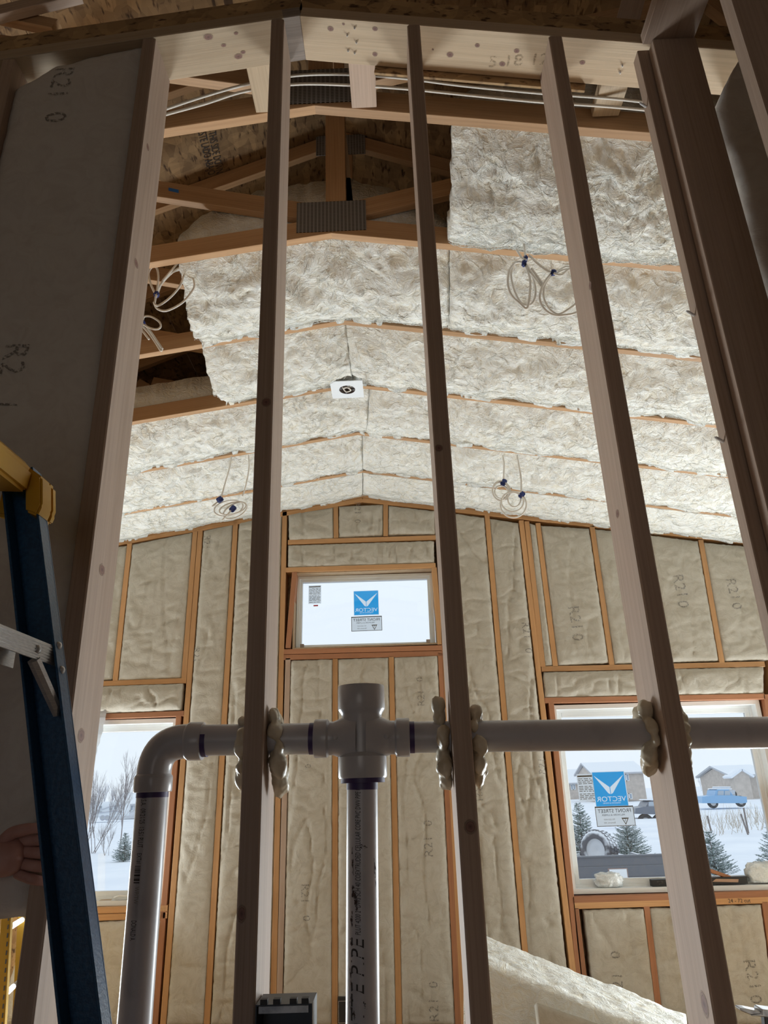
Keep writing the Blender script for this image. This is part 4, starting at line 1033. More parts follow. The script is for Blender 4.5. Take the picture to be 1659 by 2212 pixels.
for a in range(4):
    Mx = Matrix.Translation(cbx) @ Matrix.Rotation(a * math.pi / 2 + .2, 4, 'Z'); bm = bmesh.new(); bx(bm, .03, .045, -.004, .004, .002, .008, Mx); from_bm('screw_tab', bm, M['steel'], ceil_box)
bm = bmesh.new(); tube(bm, spline([cbx + Vector(v) for v in ((-.03, -.01, .02), (-.01, .03, .006), (.02, .01, .002), (.0, -.02, .004), (-.02, .0, .01), (.025, -.02, .012))], 6), .004, 8); from_bm('cable', bm, M['cable'], ceil_box, smooth=True)

# electrical boxes
eb = at(580, 2164, YF + .01); ebx0 = STX[2][1] + .002
elec = empty('outlet_box', (ebx0, YF, eb.z), 'dark metal double outlet box fixed to the second long stud at the bottom edge', 'electrical box')
bm = bmesh.new(); w_, h_, d_ = .096, .10, .07; y_ = YF - .008; zt_ = eb.z
bx(bm, ebx0, ebx0 + .002, y_, y_ + d_, zt_ - h_, zt_); bx(bm, ebx0 + w_ - .002, ebx0 + w_, y_, y_ + d_, zt_ - h_, zt_); bx(bm, ebx0 + .002, ebx0 + w_ - .002, y_, y_ + d_, zt_ - .002, zt_); bx(bm, ebx0 + .002, ebx0 + w_ - .002, y_, y_ + d_, zt_ - h_, zt_ - h_ + .002); bx(bm, ebx0 + .002, ebx0 + w_ - .002, y_ + d_ - .002, y_ + d_, zt_ - h_ + .002, zt_ - .002)
from_bm('housing', bm, plain('dark_blue_box', (.05, .06, .075), .35, .3), elec)
bm = bmesh.new()
for x in (.008, .03, .058, .078): bx(bm, ebx0 + x, ebx0 + x + .012, y_ - .002, y_ + .01, zt_, zt_ + .008)
from_bm('tab', bm, M['black'], elec)
bm = bmesh.new(); bx(bm, ebx0 + .006, ebx0 + w_ - .006, y_ - .003, y_, zt_ - .012, zt_ - .002); from_bm('rim', bm, M['steel'], elec)
p = at(738, 2152, YB); eb2 = prop(box('outlet_box', p.x - .022, p.x + .04, YB - .02, YB + .05, p.z - .15, p.z, M['black'], None, .003), 'small black outlet box on the far wall stud, half hidden by the middle pipe', 'electrical box')
bm = bmesh.new(); ring_frame(bm, p.x - .02, p.x + .038, p.z - .14, p.z - .02, .004, YB - .0215, YB - .0205); from_bm('rim', bm, M['steel'], eb2)

# ================================================================== LADDERS
lad = empty('stepladder', (-.45, .9, 0), 'blue stepladder with yellow top cap and aluminium steps at left', 'ladder')
YL = 1.15                                   # inner plane of the far rails
pT = Vector((-.668, 0, CZ + .55)); pB = Vector((pT.x + .262 * (pT.z), 0, 0))
fdir = (pT - pB).normalized(); fx = Vector((fdir.z, 0, -fdir.x))           # across the rail, to the right
def rail(name, y0, sgn, P, Q, w, xdir, depth=.03):
    """C channel: web at y0, flanges reaching towards -sgn y"""
    bm = bmesh.new(); ax = (Q - P); t = .004
    def slab(a0, a1, ya, yb):
        vs = [bm.verts.new(B + xdir * a + Vector((0, y, 0))) for B in (P, Q) for a in (a0, a1) for y in (ya, yb)]
        for f in ((0, 1, 3, 2), (4, 6, 7, 5), (0, 4, 5, 1), (2, 3, 7, 6), (0, 2, 6, 4), (1, 5, 7, 3)): bm.faces.new([vs[i] for i in f])
    slab(-w / 2, w / 2, y0, y0 + t); slab(-w / 2, -w / 2 + t, y0 - depth, y0); slab(w / 2 - t, w / 2, y0 - depth, y0)
    bmesh.ops.bevel(bm, geom=bm.edges[:], offset=.0008, segments=1, affect='EDGES')
    return from_bm(name, bm, M['blue'], lad)
frail = rail('rail', YL + .015, 1, pB, pT, .058, fx); rail('rail', .60, 1, pB + Vector((.0, 0, 0)), pT, .058, fx)
rT = Vector((pT.x - .06, 0, pT.z)); rB = Vector((rT.x - .55, 0, 0)); rdir = (rT - rB).normalized(); rx = Vector((rdir.z, 0, -rdir.x))
rail('rail', YL - .03, 1, rB, rT, .036, rx, .024); rail('rail', .63, 1, rB, rT, .036, rx, .024)
def rivet(p, n, r=.007, par=lad, yy=0):
    bm = bmesh.new(); add_lathe(bm, [(0, .0045), (r * .55, .0038), (r, .001), (r, -.001)], Matrix.Translation(p) @ Vector(n).to_track_quat('Z', 'Y').to_matrix().to_4x4(), 16); return from_bm('rivet', bm, M['alu'], par, smooth=True)
# steps: ribbed aluminium treads between the rails
for zs in (CZ + .235, CZ - .07, CZ - .30, CZ - .61, CZ - .92, CZ - 1.22):
    if abs(zs - CZ + .07) < .001: continue
    c = pB + fdir * (zs / fdir.z); 
    bm = bmesh.new(); y0, y1 = .60 + .006, YL + .012
    xa, xb = c.x - .05, c.x + .026
    bx(bm, xa, xb, y0, y1, zs - .003, zs); bx(bm, xb - .003, xb, y0, y1, zs - .03, zs - .003); bx(bm, xa, xa + .003, y0, y1, zs - .03, zs - .003)
    for i in range(6): bx(bm, xb, xb + .0012, y0, y1, zs - .005 - i * .0045, zs - .003 - i * .0045)
    st = from_bm('step', bm, M['alu'], lad)
    rivet(Vector((xb + .001, YL - .06, zs - .015)), (1, 0, 0), .007, st)
    for dz, dx in ((-.005, 0), (-.045, 0)):
        cc = pB + fdir * ((zs + dz) / fdir.z) + fx * .0292; rivet(Vector((cc.x, YL, cc.z)), fx, .0065, frail)
    bm = bmesh.new(); cc = pB + fdir * ((zs - .10) / fdir.z)
    tube(bm, [Vector((xb - .006, YL - .055, zs - .03)), Vector((cc.x + .012, YL - .004, zs - .095)), Vector((cc.x + .014, YL + .0, zs - .11))], [.010, .009, .004], 8); from_bm('brace', bm, M['alu'], lad, smooth=False)
# cap
def yz_extrude(name, poly, y0, y1, mat, par, bev=.006):
    bm = bmesh.new(); a = [bm.verts.new((x, y0, z)) for x, z in poly]; b = [bm.verts.new((x, y1, z)) for x, z in poly]
    bm.faces.new(a); bm.faces.new(b[::-1])
    for i in range(len(poly)): j = (i + 1) % len(poly); bm.faces.new((a[j], a[i], b[i], b[j]))
    bmesh.ops.recalc_face_normals(bm, faces=bm.faces); bmesh.ops.bevel(bm, geom=bm.edges[:], offset=bev, segments=2, affect='EDGES'); return from_bm(name, bm, mat, par, angle=40)
zt0 = CZ + .515
cap = yz_extrude('cap', [(pT.x - .14, zt0), (pT.x + .030, zt0 - .012), (pT.x + .034, zt0 + .030), (pT.x + .014, zt0 + .052), (pT.x - .12, zt0 + .056)], .60, YL - .02, M['yellow'], lad)
yz_extrude('cap_lip', [(pT.x - .045, zt0 - .035), (pT.x + .052, zt0 - .055), (pT.x + .058, zt0 - .035), (pT.x + .050, zt0 + .020), (pT.x + .020, zt0 + .042), (pT.x - .04, zt0 + .044)], YL + .018, YL + .040, M['yellow'], lad, .006)
yz_extrude('cap_lip', [(pT.x + .030, zt0 - .045), (pT.x + .052, zt0 - .055), (pT.x + .058, zt0 - .035), (pT.x + .050, zt0 + .020), (pT.x + .020, zt0 + .042), (pT.x + .018, zt0 + .030)], YL - .02, YL + .020, M['yellow'], lad, .004)
yz_extrude('cap_tray', [(pT.x - .20, zt0 + .035), (pT.x - .0, zt0 + .030), (pT.x - .018, zt0 + .073), (pT.x - .17, zt0 + .085)], .62, YL - .07, M['yellow'], lad, .008)
# yellow ladder leaning on the far wall
YY = 4.75
yl = empty('extension_ladder', at(0, 2300, YY), 'yellow ladder with aluminium rungs standing in the far room, lower left corner', 'ladder')
P, Q = at(13, 1975, YY), at(-9, 2330, YY); k = P.z / (P.z - Q.z); Q = P + (Q - P) * k; P = P + (P - Q) * .25
off = Vector((-.10, .40, 0))
board('rail', Q, P, .06, .03, M['ochre'], yl); board('rail', Q + off, P + off, .06, .03, M['ochre'], yl)
for py in (1856, 2010, 2156, 2300):
    k = (at(10, py, YY).z - Q.z) / (P.z - Q.z)
    if k < .03: continue
    c = Q + (P - Q) * k + Vector((0, .01, 0)); bm = bmesh.new(); tube(bm, [c, c + off * .5, c + off], .015, 10); from_bm('rung', bm, M['alu'], yl, smooth=True)
for i in range(24):
    c = Q + (P - Q) * (.02 + i * .04); box('slot', c.x + .013, c.x + .021, c.y - .0015, c.y + .002, c.z - .012, c.z + .012, M['black'], yl)

# ================================================================== PERSON (only a hand shows past the frame edge)
def skin_mesh(name, chains, mat, parent=None, sub=2):
    """chains: list of [(x,y,z,r), ...]; the first point of the first chain is the root of the body"""
    V, Ed, Rr, roots = [], [], [], []
    for ch in chains:
        prev = None
        for p in ch:
            if isinstance(p, int): prev = p; continue
            V.append(p[:3]); Rr.append(p[3]); i = len(V) - 1
            if prev is None: roots.append(i)
            else: Ed.append((prev, i))
            prev = i
    me = bpy.data.meshes.new(name); me.from_pydata(V, Ed, []); o = link(name, me, mat, parent)
    md = o.modifiers.new('skin', 'SKIN'); md.use_smooth_shade = True
    sv = me.skin_vertices[0].data
    for i, r in enumerate(Rr): sv[i].radius = (r, r)
    for i in roots: sv[i].use_root = True
    sb = o.modifiers.new('sub', 'SUBSURF'); sb.levels = sub; sb.render_levels = sub
    return o
H = at(44, 1850, 1.405)                      # middle of the back of the hand
px_, py_ = -1.30, .86                        # where the person stands
person = empty('person', (px_, py_, 0), 'person at far left pressing the grey batt in with one bare hand, dark shirt', 'person')
Y_ = py_
sh = Vector((px_ + .17, py_ + .06, 1.43)); elb = Vector((-1.08, 1.20, 1.22)); wr = H + Vector((-.085, -.035, -.012))
body = [[(px_, Y_, .95, .13), (px_, Y_, 1.12, .125), (px_, Y_ + .01, 1.32, .15), (px_, Y_ + .02, 1.46, .075), (px_, Y_ + .03, 1.54, .055), (px_, Y_ + .05, 1.62, .085), (px_, Y_ + .055, 1.70, .088), (px_, Y_ + .05, 1.76, .05)],
        [2, (sh.x, sh.y, sh.z, .06), (elb.x, elb.y, elb.z, .044), ((elb.x + wr.x) / 2, (elb.y + wr.y) / 2, (elb.z + wr.z) / 2, .042), (wr.x, wr.y, wr.z, .029), (H.x - .03, H.y - .008, H.z, .036), (H.x + .012, H.y + .004, H.z + .002, .035)],
        [2, (px_ - .17, Y_ + .05, 1.43, .06), (px_ - .22, Y_ + .12, 1.22, .044), (px_ - .16, Y_ + .34, 1.16, .03), (px_ - .13, Y_ + .41, 1.15, .036)],
        [0, (px_ + .10, Y_, .86, .095), (px_ + .11, Y_ + .01, .50, .06), (px_ + .12, Y_ - .02, .10, .042), (px_ + .12, Y_ + .10, .045, .035)],
        [0, (px_ - .10, Y_, .86, .095), (px_ - .11, Y_ + .01, .50, .06), (px_ - .12, Y_ - .02, .10, .042), (px_ - .12, Y_ + .10, .045, .035)],
        [(px_, Y_ + .12, 1.655, .016), (px_, Y_ + .15, 1.65, .012)]]
# fingers and thumb of the pressing hand: rooted in the palm, tips tucked in between batt and stud
for i, (dz, L, r) in enumerate(((.026, .074, .0105), (.009, .082, .011), (-.009, .076, .0105), (-.026, .060, .0095))):
    b_ = H + Vector((.012, .002, dz)); body.append([(b_.x - .02, b_.y, b_.z, r), (b_.x + L * .30, b_.y - .006, b_.z - .004 * i, r), (b_.x + L * .58, b_.y + .014, b_.z - .006 * i, r * .92), (b_.x + L * .72, b_.y + .036, b_.z - .008 * i, r * .8)])
b_ = H + Vector((-.035, -.010, .02)); body.append([(b_.x, b_.y, b_.z, .013), (b_.x + .022, b_.y - .010, b_.z + .020, .0125), (b_.x + .05, b_.y - .008, b_.z + .026, .011), (b_.x + .072, b_.y + .004, b_.z + .026, .009)])
bo = skin_mesh('body', body, M['skin'], person)
shirt = skin_mesh('shirt', [[(px_, Y_, .93, .155), (px_, Y_, 1.12, .148), (px_, Y_ + .01, 1.32, .172), (px_, Y_ + .02, 1.44, .10)], [2, (sh.x, sh.y, sh.z, .082), (elb.x, elb.y, elb.z, .062), (elb.x * .5 + wr.x * .5, elb.y * .5 + wr.y * .5, elb.z * .5 + wr.z * .5, .055), (elb.x * .3 + wr.x * .7, elb.y * .3 + wr.y * .7, elb.z * .3 + wr.z * .7, .048)], [2, (px_ - .17, Y_ + .05, 1.43, .082), (px_ - .22, Y_ + .12, 1.22, .062), (px_ - .18, Y_ + .29, 1.175, .046)]], plain('dark_shirt', (.06, .06, .065), .9), person)
jeans = skin_mesh('trousers', [[(px_, Y_, .95, .15), (px_, Y_, .90, .145)], [1, (px_ + .10, Y_, .84, .112), (px_ + .11, Y_ + .01, .50, .08), (px_ + .12, Y_ - .02, .10, .066)], [1, (px_ - .10, Y_, .84, .112), (px_ - .11, Y_ + .01, .50, .08), (px_ - .12, Y_ - .02, .10, .066)]], plain('denim', (.05, .07, .12), .9), person)
skin_mesh('hair', [[(px_, Y_ - .005, 1.68, .085), (px_, Y_ + .03, 1.765, .07)]], plain('brown_hair', (.06, .035, .02), .8), person)
for s in (-1, 1):
    bm = bmesh.new(); bmesh.ops.create_uvsphere(bm, u_segments=12, v_segments=8, radius=.011, matrix=Matrix.Translation((px_ + s * .032, Y_ + .128, 1.69))); from_bm('eye', bm, plain('eye', (.5, .5, .5), .2), person, smooth=True)
bm = bmesh.new(); bx(bm, px_ - .025, px_ + .025, Y_ + .120, Y_ + .137, 1.612, 1.62); from_bm('mouth', bm, plain('lips', (.4, .16, .13), .5), person)

# ================================================================== LOOSE BATT, SILL CLUTTER, CLAMP
# batt leaning / lying at the lower right in the far room
P0 = at(1010, 2068, 4.3); P1 = at(1395, 2222, 4.3)
loose_len = (P1 - P0)
def loose_batt():
    A = at(1000, 2062, 4.25); B = at(1480, 2255, 4.05)
    e1 = (B - A).normalized(); e2 = Vector((.16, .42, .02)); dn = Vector((-.06, -.03, -.9))
    c, r = 110, 34
    u = np.linspace(0, 1, c)[None, :, None]; v = np.linspace(0, 1, r)[:, None, None]
    P = np.array(A) + np.array(B - A) * u + np.array(e2) * v
    q = P.copy(); h = .012 * fbm(q * 9, 3) + .010 * fbm(q * np.array([12, 50, 12]), 3)
    e = np.minimum(v, 1 - v)[..., 0] * .45; h = h - .02 * np.exp(-e / .02)
    P = P.copy(); P[..., 2] += h
    P[..., 1] += .01 * fbm(q * 25 + 9, 2) * np.exp(-e / .03)
    return grid_batt('insulation_batt', P, np.array([.05, .02, .75]), 1.0, M['batt_c'], r, c, 'thick loose batt standing on the floor below the lower right window', cat='insulation batt')
lb = loose_batt()
lb2 = empty('insulation_batt', at(1190, 2230, 3.75), 'second loose batt leaning in front of the thick one, lower right', 'insulation batt')
A = at(1158, 2165, 4.02); B = at(1400, 2250, 3.9); c, r = 60, 30
u = np.linspace(0, 1, c)[None, :, None]; v = np.linspace(0, 1, r)[:, None, None]
P = np.array(A) * (1 - u) + np.array(B) * u + np.array((0, -.22, -.62)) * v
P[..., 1] -= .03 * np.sin(np.pi * u[..., 0]) * np.sin(np.pi * v[..., 0]) + .012 * fbm(P * 8, 3)
bpy.data.objects.remove(lb2)
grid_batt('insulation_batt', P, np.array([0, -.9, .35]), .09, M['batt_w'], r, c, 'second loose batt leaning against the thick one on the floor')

sz = WIN[3][2] + .036
def lump(name, px, w, d, h, mat, label, cat, seed, y=YS - .045, amp=.012):
    # a crumpled bag
    base = at(px, 1920, y); bm = bmesh.new(); bmesh.ops.create_icosphere(bm, subdivisions=4, radius=1)
    for v_ in bm.verts:
        c_ = v_.co; f = max(abs(c_.x), abs(c_.z)) ** -.55 if max(abs(c_.x), abs(c_.z)) > .2 else 1
        c_.x *= min(f, 1.25); c_.z *= min(f, 1.2)
    pts = np.array([v_.co for v_ in bm.verts]) * 2.4 + seed; nz = fbm(pts, 3) + .35 * (1 - np.abs(fbm(pts * 2.6, 2)) * 3)
    for v_, n in zip(bm.verts, nz):
        c_ = v_.co * (1 + .35 * n); v_.co = Vector((base.x + c_.x * w / 2, y + c_.y * d / 2, sz + .004 + max(0, (c_.z + .8) * h / 1.8)))
    o = from_bm(name, bm, mat, None, smooth=True); return prop(o, label, cat)
mesh_bag = noisy('bubble_wrap', (.70, .76, .78), (.86, .90, .92), 120, .3, bump=.8)
lump('parts_bag', 1317, .17, .075, .085, mesh_bag, 'white crinkled bag of parts on the window sill below the stickers', 'bag', 1)
lump('parts_bag', 1652, .18, .075, .12, mesh_bag, 'white crinkled plastic bag at the right end of the window sill', 'bag', 4)
p = at(1446, 1915, YS - .04)
bb = prop(box('carton', p.x - .125, p.x + .10, YS - .075, YS - .03, sz + .001, sz + .042, M['black'], None, .003), 'small flat black carton on the window sill beside the fourth long stud', 'box')
text_flat('lettering', 'LOCK\nSET', .014, Vector((p.x - .07, YS - .0755, sz + .022)), (1, 0, 0), (0, 0, 1), M['film_grey'], bb)
p = at(1575, 1905, YS - .04)
bb = prop(box('carton', p.x - .15, p.x + .11, YS - .08, YS - .035, sz + .001, sz + .045, M['black'], None, .003, Matrix.Translation(p) @ Matrix.Rotation(.03, 4, 'Y') @ Matrix.Translation(-p) if False else None), 'torn open black carton near the right end of the window sill', 'box')
mesh('flap', [(p.x - .13, YS - .085, sz + .02), (p.x + .04, YS - .09, sz + .012), (p.x + .05, YS - .081, sz + .03), (p.x - .1, YS - .081, sz + .036)], [(0, 1, 2, 3)], plain('brown_cardboard', (.48, .30, .2), .8), bb)
bm = bmesh.new(); Mx = Matrix.Translation((p.x - .06, YS - .055, sz + .062)) @ Matrix.Rotation(.35, 4, 'Y'); bx(bm, -.07, .07, -.015, .015, -.012, .012, Mx); bmesh.ops.bevel(bm, geom=bm.edges[:], offset=.004, segments=1, affect='EDGES')
prop(from_bm('wood_offcut', bm, M['redwood']), 'reddish wooden offcut lying on the torn black carton', 'wood offcut')
# crank handle and shavings on the left window
p = at(268, 1944, YS - .05); zz = WIN[1][2] + .035
bm = bmesh.new(); bx(bm, p.x - .06, p.x + .06, YS - .075, YS - .035, zz - .004, zz + .02); bmesh.ops.bevel(bm, geom=bm.edges[:], offset=.006, segments=2, affect='EDGES'); ck = from_bm('crank_cover', bm, M['vinyl'], w1)
bm = bmesh.new(); tube(bm, spline([Vector((p.x - .06, YS - .08, zz + .014)), Vector((p.x - .02, YS - .085, zz + .026)), Vector((p.x + .05, YS - .08, zz + .02))], 5), .006, 8); from_bm('crank_handle', bm, M['vinyl'], w1, smooth=True)
p = at(228, 1950, YS - .06); sv = mesh('wood_sliver', [(p.x - .05, YS - .08, zz - .002), (p.x + .04, YS - .075, zz - .002), (p.x + .045, YS - .06, zz + .006), (p.x - .03, YS - .06, zz + .004)], [(0, 1, 2, 3)], M['plate']); prop(sv, 'thin wood sliver on the sill of the lower left window', 'wood sliver')
# torn white wrap beside the left window
rr = random.Random(5); V = []; n_ = 26
for i in range(n_):
    t = i / (n_ - 1); y_ = YB - .016 + .004 * math.sin(i * 1.3); py = 1512 + 232 * t
    V += [at(192 - 34 * t, py, y_), at((231 - 26 * t if t < .3 else 234 - 50 * t) + rr.uniform(-2.2, 2.2), py, y_)]
wrap = mesh('house_wrap', V, [(2 * i, 2 * i + 1, 2 * i + 3, 2 * i + 2) for i in range(n_ - 1)], filmmat('house_wrap', (.80, .83, .86), .6))
prop(wrap, 'frayed strip of white wrap hanging beside the lower left window', 'wrap')
# clamp at lower right edge
cl = empty('bar_clamp', at(1630, 2185, 1.9), 'grey metal clamp jaw poking in at the lower right edge', 'clamp')
def pl(poly, y0, y1, nm, mat):
    bm = bmesh.new(); a = [bm.verts.new(at(px, py, y0)) for px, py in poly]; b = [bm.verts.new(v_.co + Vector((0, y1 - y0, 0))) for v_ in a]
    bm.faces.new(a); bm.faces.new(b[::-1])
    for i in range(len(poly)): j = (i + 1) % len(poly); bm.faces.new((a[j], a[i], b[i], b[j]))
    bmesh.ops.recalc_face_normals(bm, faces=bm.faces); bmesh.ops.bevel(bm, geom=bm.edges[:], offset=.002, segments=1, affect='EDGES'); return from_bm(nm, bm, mat, cl)
pl([(1599, 2178), (1612, 2179), (1646, 2186), (1646, 2192), (1622, 2193), (1600, 2184)], 1.9, 1.93, 'jaw', M['steel'])
pl([(1646, 2180), (1690, 2186), (1690, 2202), (1622, 2194), (1646, 2191)], 1.895, 1.935, 'bar', M['steel'])
pl([(1650, 2186), (1675, 2189), (1675, 2230), (1655, 2230)], 1.905, 1.925, 'handle', M['black'])

# ================================================================== OUTDOORS
GZ = CZ - 2.2
gr = bmesh.new()
xs_ = np.linspace(-160, 190, 71); ys_ = np.concatenate([np.linspace(5.6, 40, 40), np.linspace(44, 260, 40)])
gv = []
for y in ys_:
    row = []
    for x in xs_:
        h = .12 * pn(np.array([x * .22, y * .22, 1.0])) + .5 * float(pn(np.array([x * .03, y * .03, 2.0]))) * min(1, max(0, (y - 30) / 40))
        row.append(gr.verts.new((x, y, GZ + float(h) * min(1, (y - 5) / 6))))
    gv.append(row)
for a, b in zip(gv, gv[1:]):
    for i in range(len(xs_) - 1): gr.faces.new((a[i], a[i + 1], b[i + 1], b[i]))
prop(from_bm('ground', gr, M['snow'], smooth=True), 'snow covered yard outside the windows', 'ground', kind='structure')
def gpt(px, py):                             # ground point under a pixel
    return atZ(px, py, GZ)
# snowy materials: snow lies wherever a surface faces up
def snowy(name, base, lim=.35, rough=.8, soft=.25):
    m, t, b = newmat(name); g = N(t, 'ShaderNodeNewGeometry'); s = N(t, 'ShaderNodeSeparateXYZ'); t.links.new(g.outputs['Normal'], s.inputs[0])
    nz = N(t, 'ShaderNodeTexNoise', i_Scale=9.0); t.links.new(coords(t, (1, 1, 1)), nz.inputs['Vector'])
    a = N(t, 'ShaderNodeMath', operation='MULTIPLY_ADD'); a.inputs[1].default_value = .5; t.links.new(nz.outputs['Fac'], a.inputs[0]); t.links.new(s.outputs[2], a.inputs[2])
    mr = N(t, 'ShaderNodeMapRange'); mr.inputs[1].default_value = lim + .25 - soft / 2; mr.inputs[2].default_value = lim + .25 + soft / 2; t.links.new(a.outputs[0], mr.inputs[0])
    t.links.new(mixc(t, mr.outputs[0], base, (.84, .88, .93)), b.inputs['Base Color']); b.inputs['Roughness'].default_value = rough; return m
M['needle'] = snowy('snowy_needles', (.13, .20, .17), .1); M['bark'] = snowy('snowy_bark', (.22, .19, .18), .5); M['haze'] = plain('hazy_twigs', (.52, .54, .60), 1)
M['twig'] = plain('bare_twig', (.30, .27, .27), .9); M['shingle'] = snowy('snowy_shingles', (.50, .52, .56), .60, soft=.6)
def spruce(base, h, label, seed, w=.36):
    rr = random.Random(seed); root = empty('spruce', base, label, 'tree', 'young snowy spruces')
    bm = bmesh.new(); tube(bm, [base, base + Vector((0, 0, h * .98))], [h * .022, h * .004], 7); from_bm('trunk', bm, M['bark'], root)
    V, F = [], []
    z = h * .06
    while z < h * .98:
        f = 1 - z / h; R = h * w * f ** .8 + .04; nb = max(5, int(15 * f) + 4)
        for b_ in range(nb):
            a = rr.uniform(0, 2 * math.pi); L = R * rr.uniform(.7, 1.12); up_ = rr.uniform(.02, .28) + .25 * (1 - f)
            dx, dy = math.cos(a), math.sin(a); zz_ = z + rr.uniform(-.02, .03) * h
            nseg = max(3, int(L / h * 26)); prev = Vector((0, 0, zz_))
            for s in range(nseg):
                t = (s + 1) / nseg; p_ = Vector((dx * L * t, dy * L * t, zz_ + L * (up_ * t - .10 * t * (1 - t) * 3)))
                for k in range(6):          # needle tufts along the branch
                    an = rr.uniform(-1.0, 1.0); sd = 1 if k % 2 else -1
                    dr = Vector((dx * math.cos(an) - dy * math.sin(an), dy * math.cos(an) + dx * math.sin(an), rr.uniform(-.15, .5))).normalized() * h * rr.uniform(.028, .055)
                    q_ = prev.lerp(p_, rr.random()); sdv = dr.cross(Vector((rr.uniform(-1, 1), rr.uniform(-1, 1), rr.uniform(-.3, 1)))).normalized() * h * .0085
                    i0 = len(V); V += [q_ - sdv, q_ + sdv, q_ + dr]; F.append((i0, i0 + 1, i0 + 2))
                prev = p_
        z += h * rr.uniform(.025, .04)
    o = mesh('foliage', [base + v_ for v_ in V], F, M['needle'], root); o['kind'] = 'stuff'
    return root
def tree_h(base, px, py): return at(px, py, base.y).z - base.z
def spr(pb, pt, label, seed, **k):
    b = gpt(*pb); spruce(b, tree_h(b, *pt), label, seed, **k)
spr((1262, 1846), (1266, 1734), 'snowy spruce at left in the lower right window, behind the spare wheel', 1)
spr((1362, 1850), (1360, 1768), 'snowy spruce right of the spare wheel, under the pale sticker', 2, w=.62)
spr((1548, 1893), (1522, 1795), 'snowy spruce just right of the fourth long stud', 3, w=.5)
spr((1690, 1890), (1676, 1780), 'snowy spruce at the right edge of the picture', 4, w=.5)
spr((266, 1862), (268, 1800), 'little spruce in the lower left window', 5, w=.42)
def bare_tree(base, h, label, seed, mat='twig', group=None, spread=.5, thick=.012, depth=4, stems=1, name='bare_tree', kind=None):
    rr = random.Random(seed); bm = bmesh.new()
    def grow(p, d, L, r, k):
        q = p + d * L; mid = p.lerp(q, .5) + Vector((rr.uniform(-.04, .04), rr.uniform(-.04, .04), 0)) * L
        tube(bm, [p, mid, q], [r, r * .85, r * .65], 4, False)
        if k == 0: return
        for i in range(rr.choice((2, 3, 3))):
            nd = (d + Vector((rr.uniform(-1, 1), rr.uniform(-1, 1), rr.uniform(-.1, .6))) * spread).normalized(); grow(p.lerp(q, rr.uniform(.45, 1)), nd, L * rr.uniform(.55, .8), r * .55, k - 1)
        if k >= 2: grow(q, (d + Vector((rr.uniform(-.1, .1), 0, .2))).normalized(), L * .75, r * .65, k - 1)
    for s in range(stems):
        d = Vector((rr.uniform(-.5, .5) * (stems > 1), rr.uniform(-.3, .3) * (stems > 1), 1)).normalized()
        grow(base + Vector((rr.uniform(-.1, .1) * (stems > 1) * h, 0, 0)), d, h * .34, h * thick, depth)
    o = from_bm(name, bm, M[mat]); return prop(o, label, 'tree' if stems == 1 else 'shrub', group, kind)
b = gpt(258, 1850); bare_tree(b, tree_h(b, 268, 1622) * .95, 'tall leafless tree standing in the lower left window', 11, spread=.38, thick=.008, depth=5)
b = gpt(232, 1848); bare_tree(b, tree_h(b, 232, 1765), 'leafless bush at the foot of the tall bare tree', 12, stems=5, depth=3, spread=.35, thick=.006, name='bare_bush')
b = gpt(192, 1845); bare_tree(b, tree_h(b, 200, 1660), 'leafless bush at the left edge of the lower left window', 13, stems=6, depth=4, spread=.35, thick=.005, name='bare_bush')
for i, (px, pt) in enumerate(((1516, 1672), (1530, 1662), (1545, 1668), (1560, 1676), (1585, 1682))):
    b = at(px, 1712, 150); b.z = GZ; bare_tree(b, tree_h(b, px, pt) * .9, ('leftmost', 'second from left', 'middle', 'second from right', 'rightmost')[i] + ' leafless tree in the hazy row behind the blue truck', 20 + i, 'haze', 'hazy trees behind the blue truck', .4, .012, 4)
for i, (px, pt) in enumerate(((215, 1688), (228, 1682), (243, 1690), (290, 1692))):
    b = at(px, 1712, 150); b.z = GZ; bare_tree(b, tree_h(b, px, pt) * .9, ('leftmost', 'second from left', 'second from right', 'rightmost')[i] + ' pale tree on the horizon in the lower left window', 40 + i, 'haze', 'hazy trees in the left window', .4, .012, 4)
# dead grass
bm = bmesh.new(); rr = random.Random(8)
for i in range(190):
    px = rr.uniform(1505, 1662); b = gpt(px, rr.uniform(1772, 1812) - (px - 1505) * .12); h_ = rr.uniform(.2, .9); tube(bm, [b, b + Vector((rr.uniform(-.3, .3), 0, h_))], [.012, .004], 3, False)
prop(from_bm('dry_grass', bm, plain('dry_grass', (.50, .44, .37), 1)), 'dry grass stalks along the snowy fence line', 'grass', kind='stuff')
for (px, py, pt) in ((1537, 1800, (1528, 1762)), (1616, 1803, (1600, 1758)), (1617, 1800, (1606, 1745))):
    b = gpt(px, py); bm = bmesh.new(); tube(bm, [b, at(*pt, b.y)], .035, 6); prop(from_bm('fence_post', bm, M['bark']), {1537: 'single dark fence post right of the fourth long stud', 1616: 'leaning fence post, left of the crossed pair at right', 1617: 'taller fence post of the crossed pair at right'}[px], 'post')

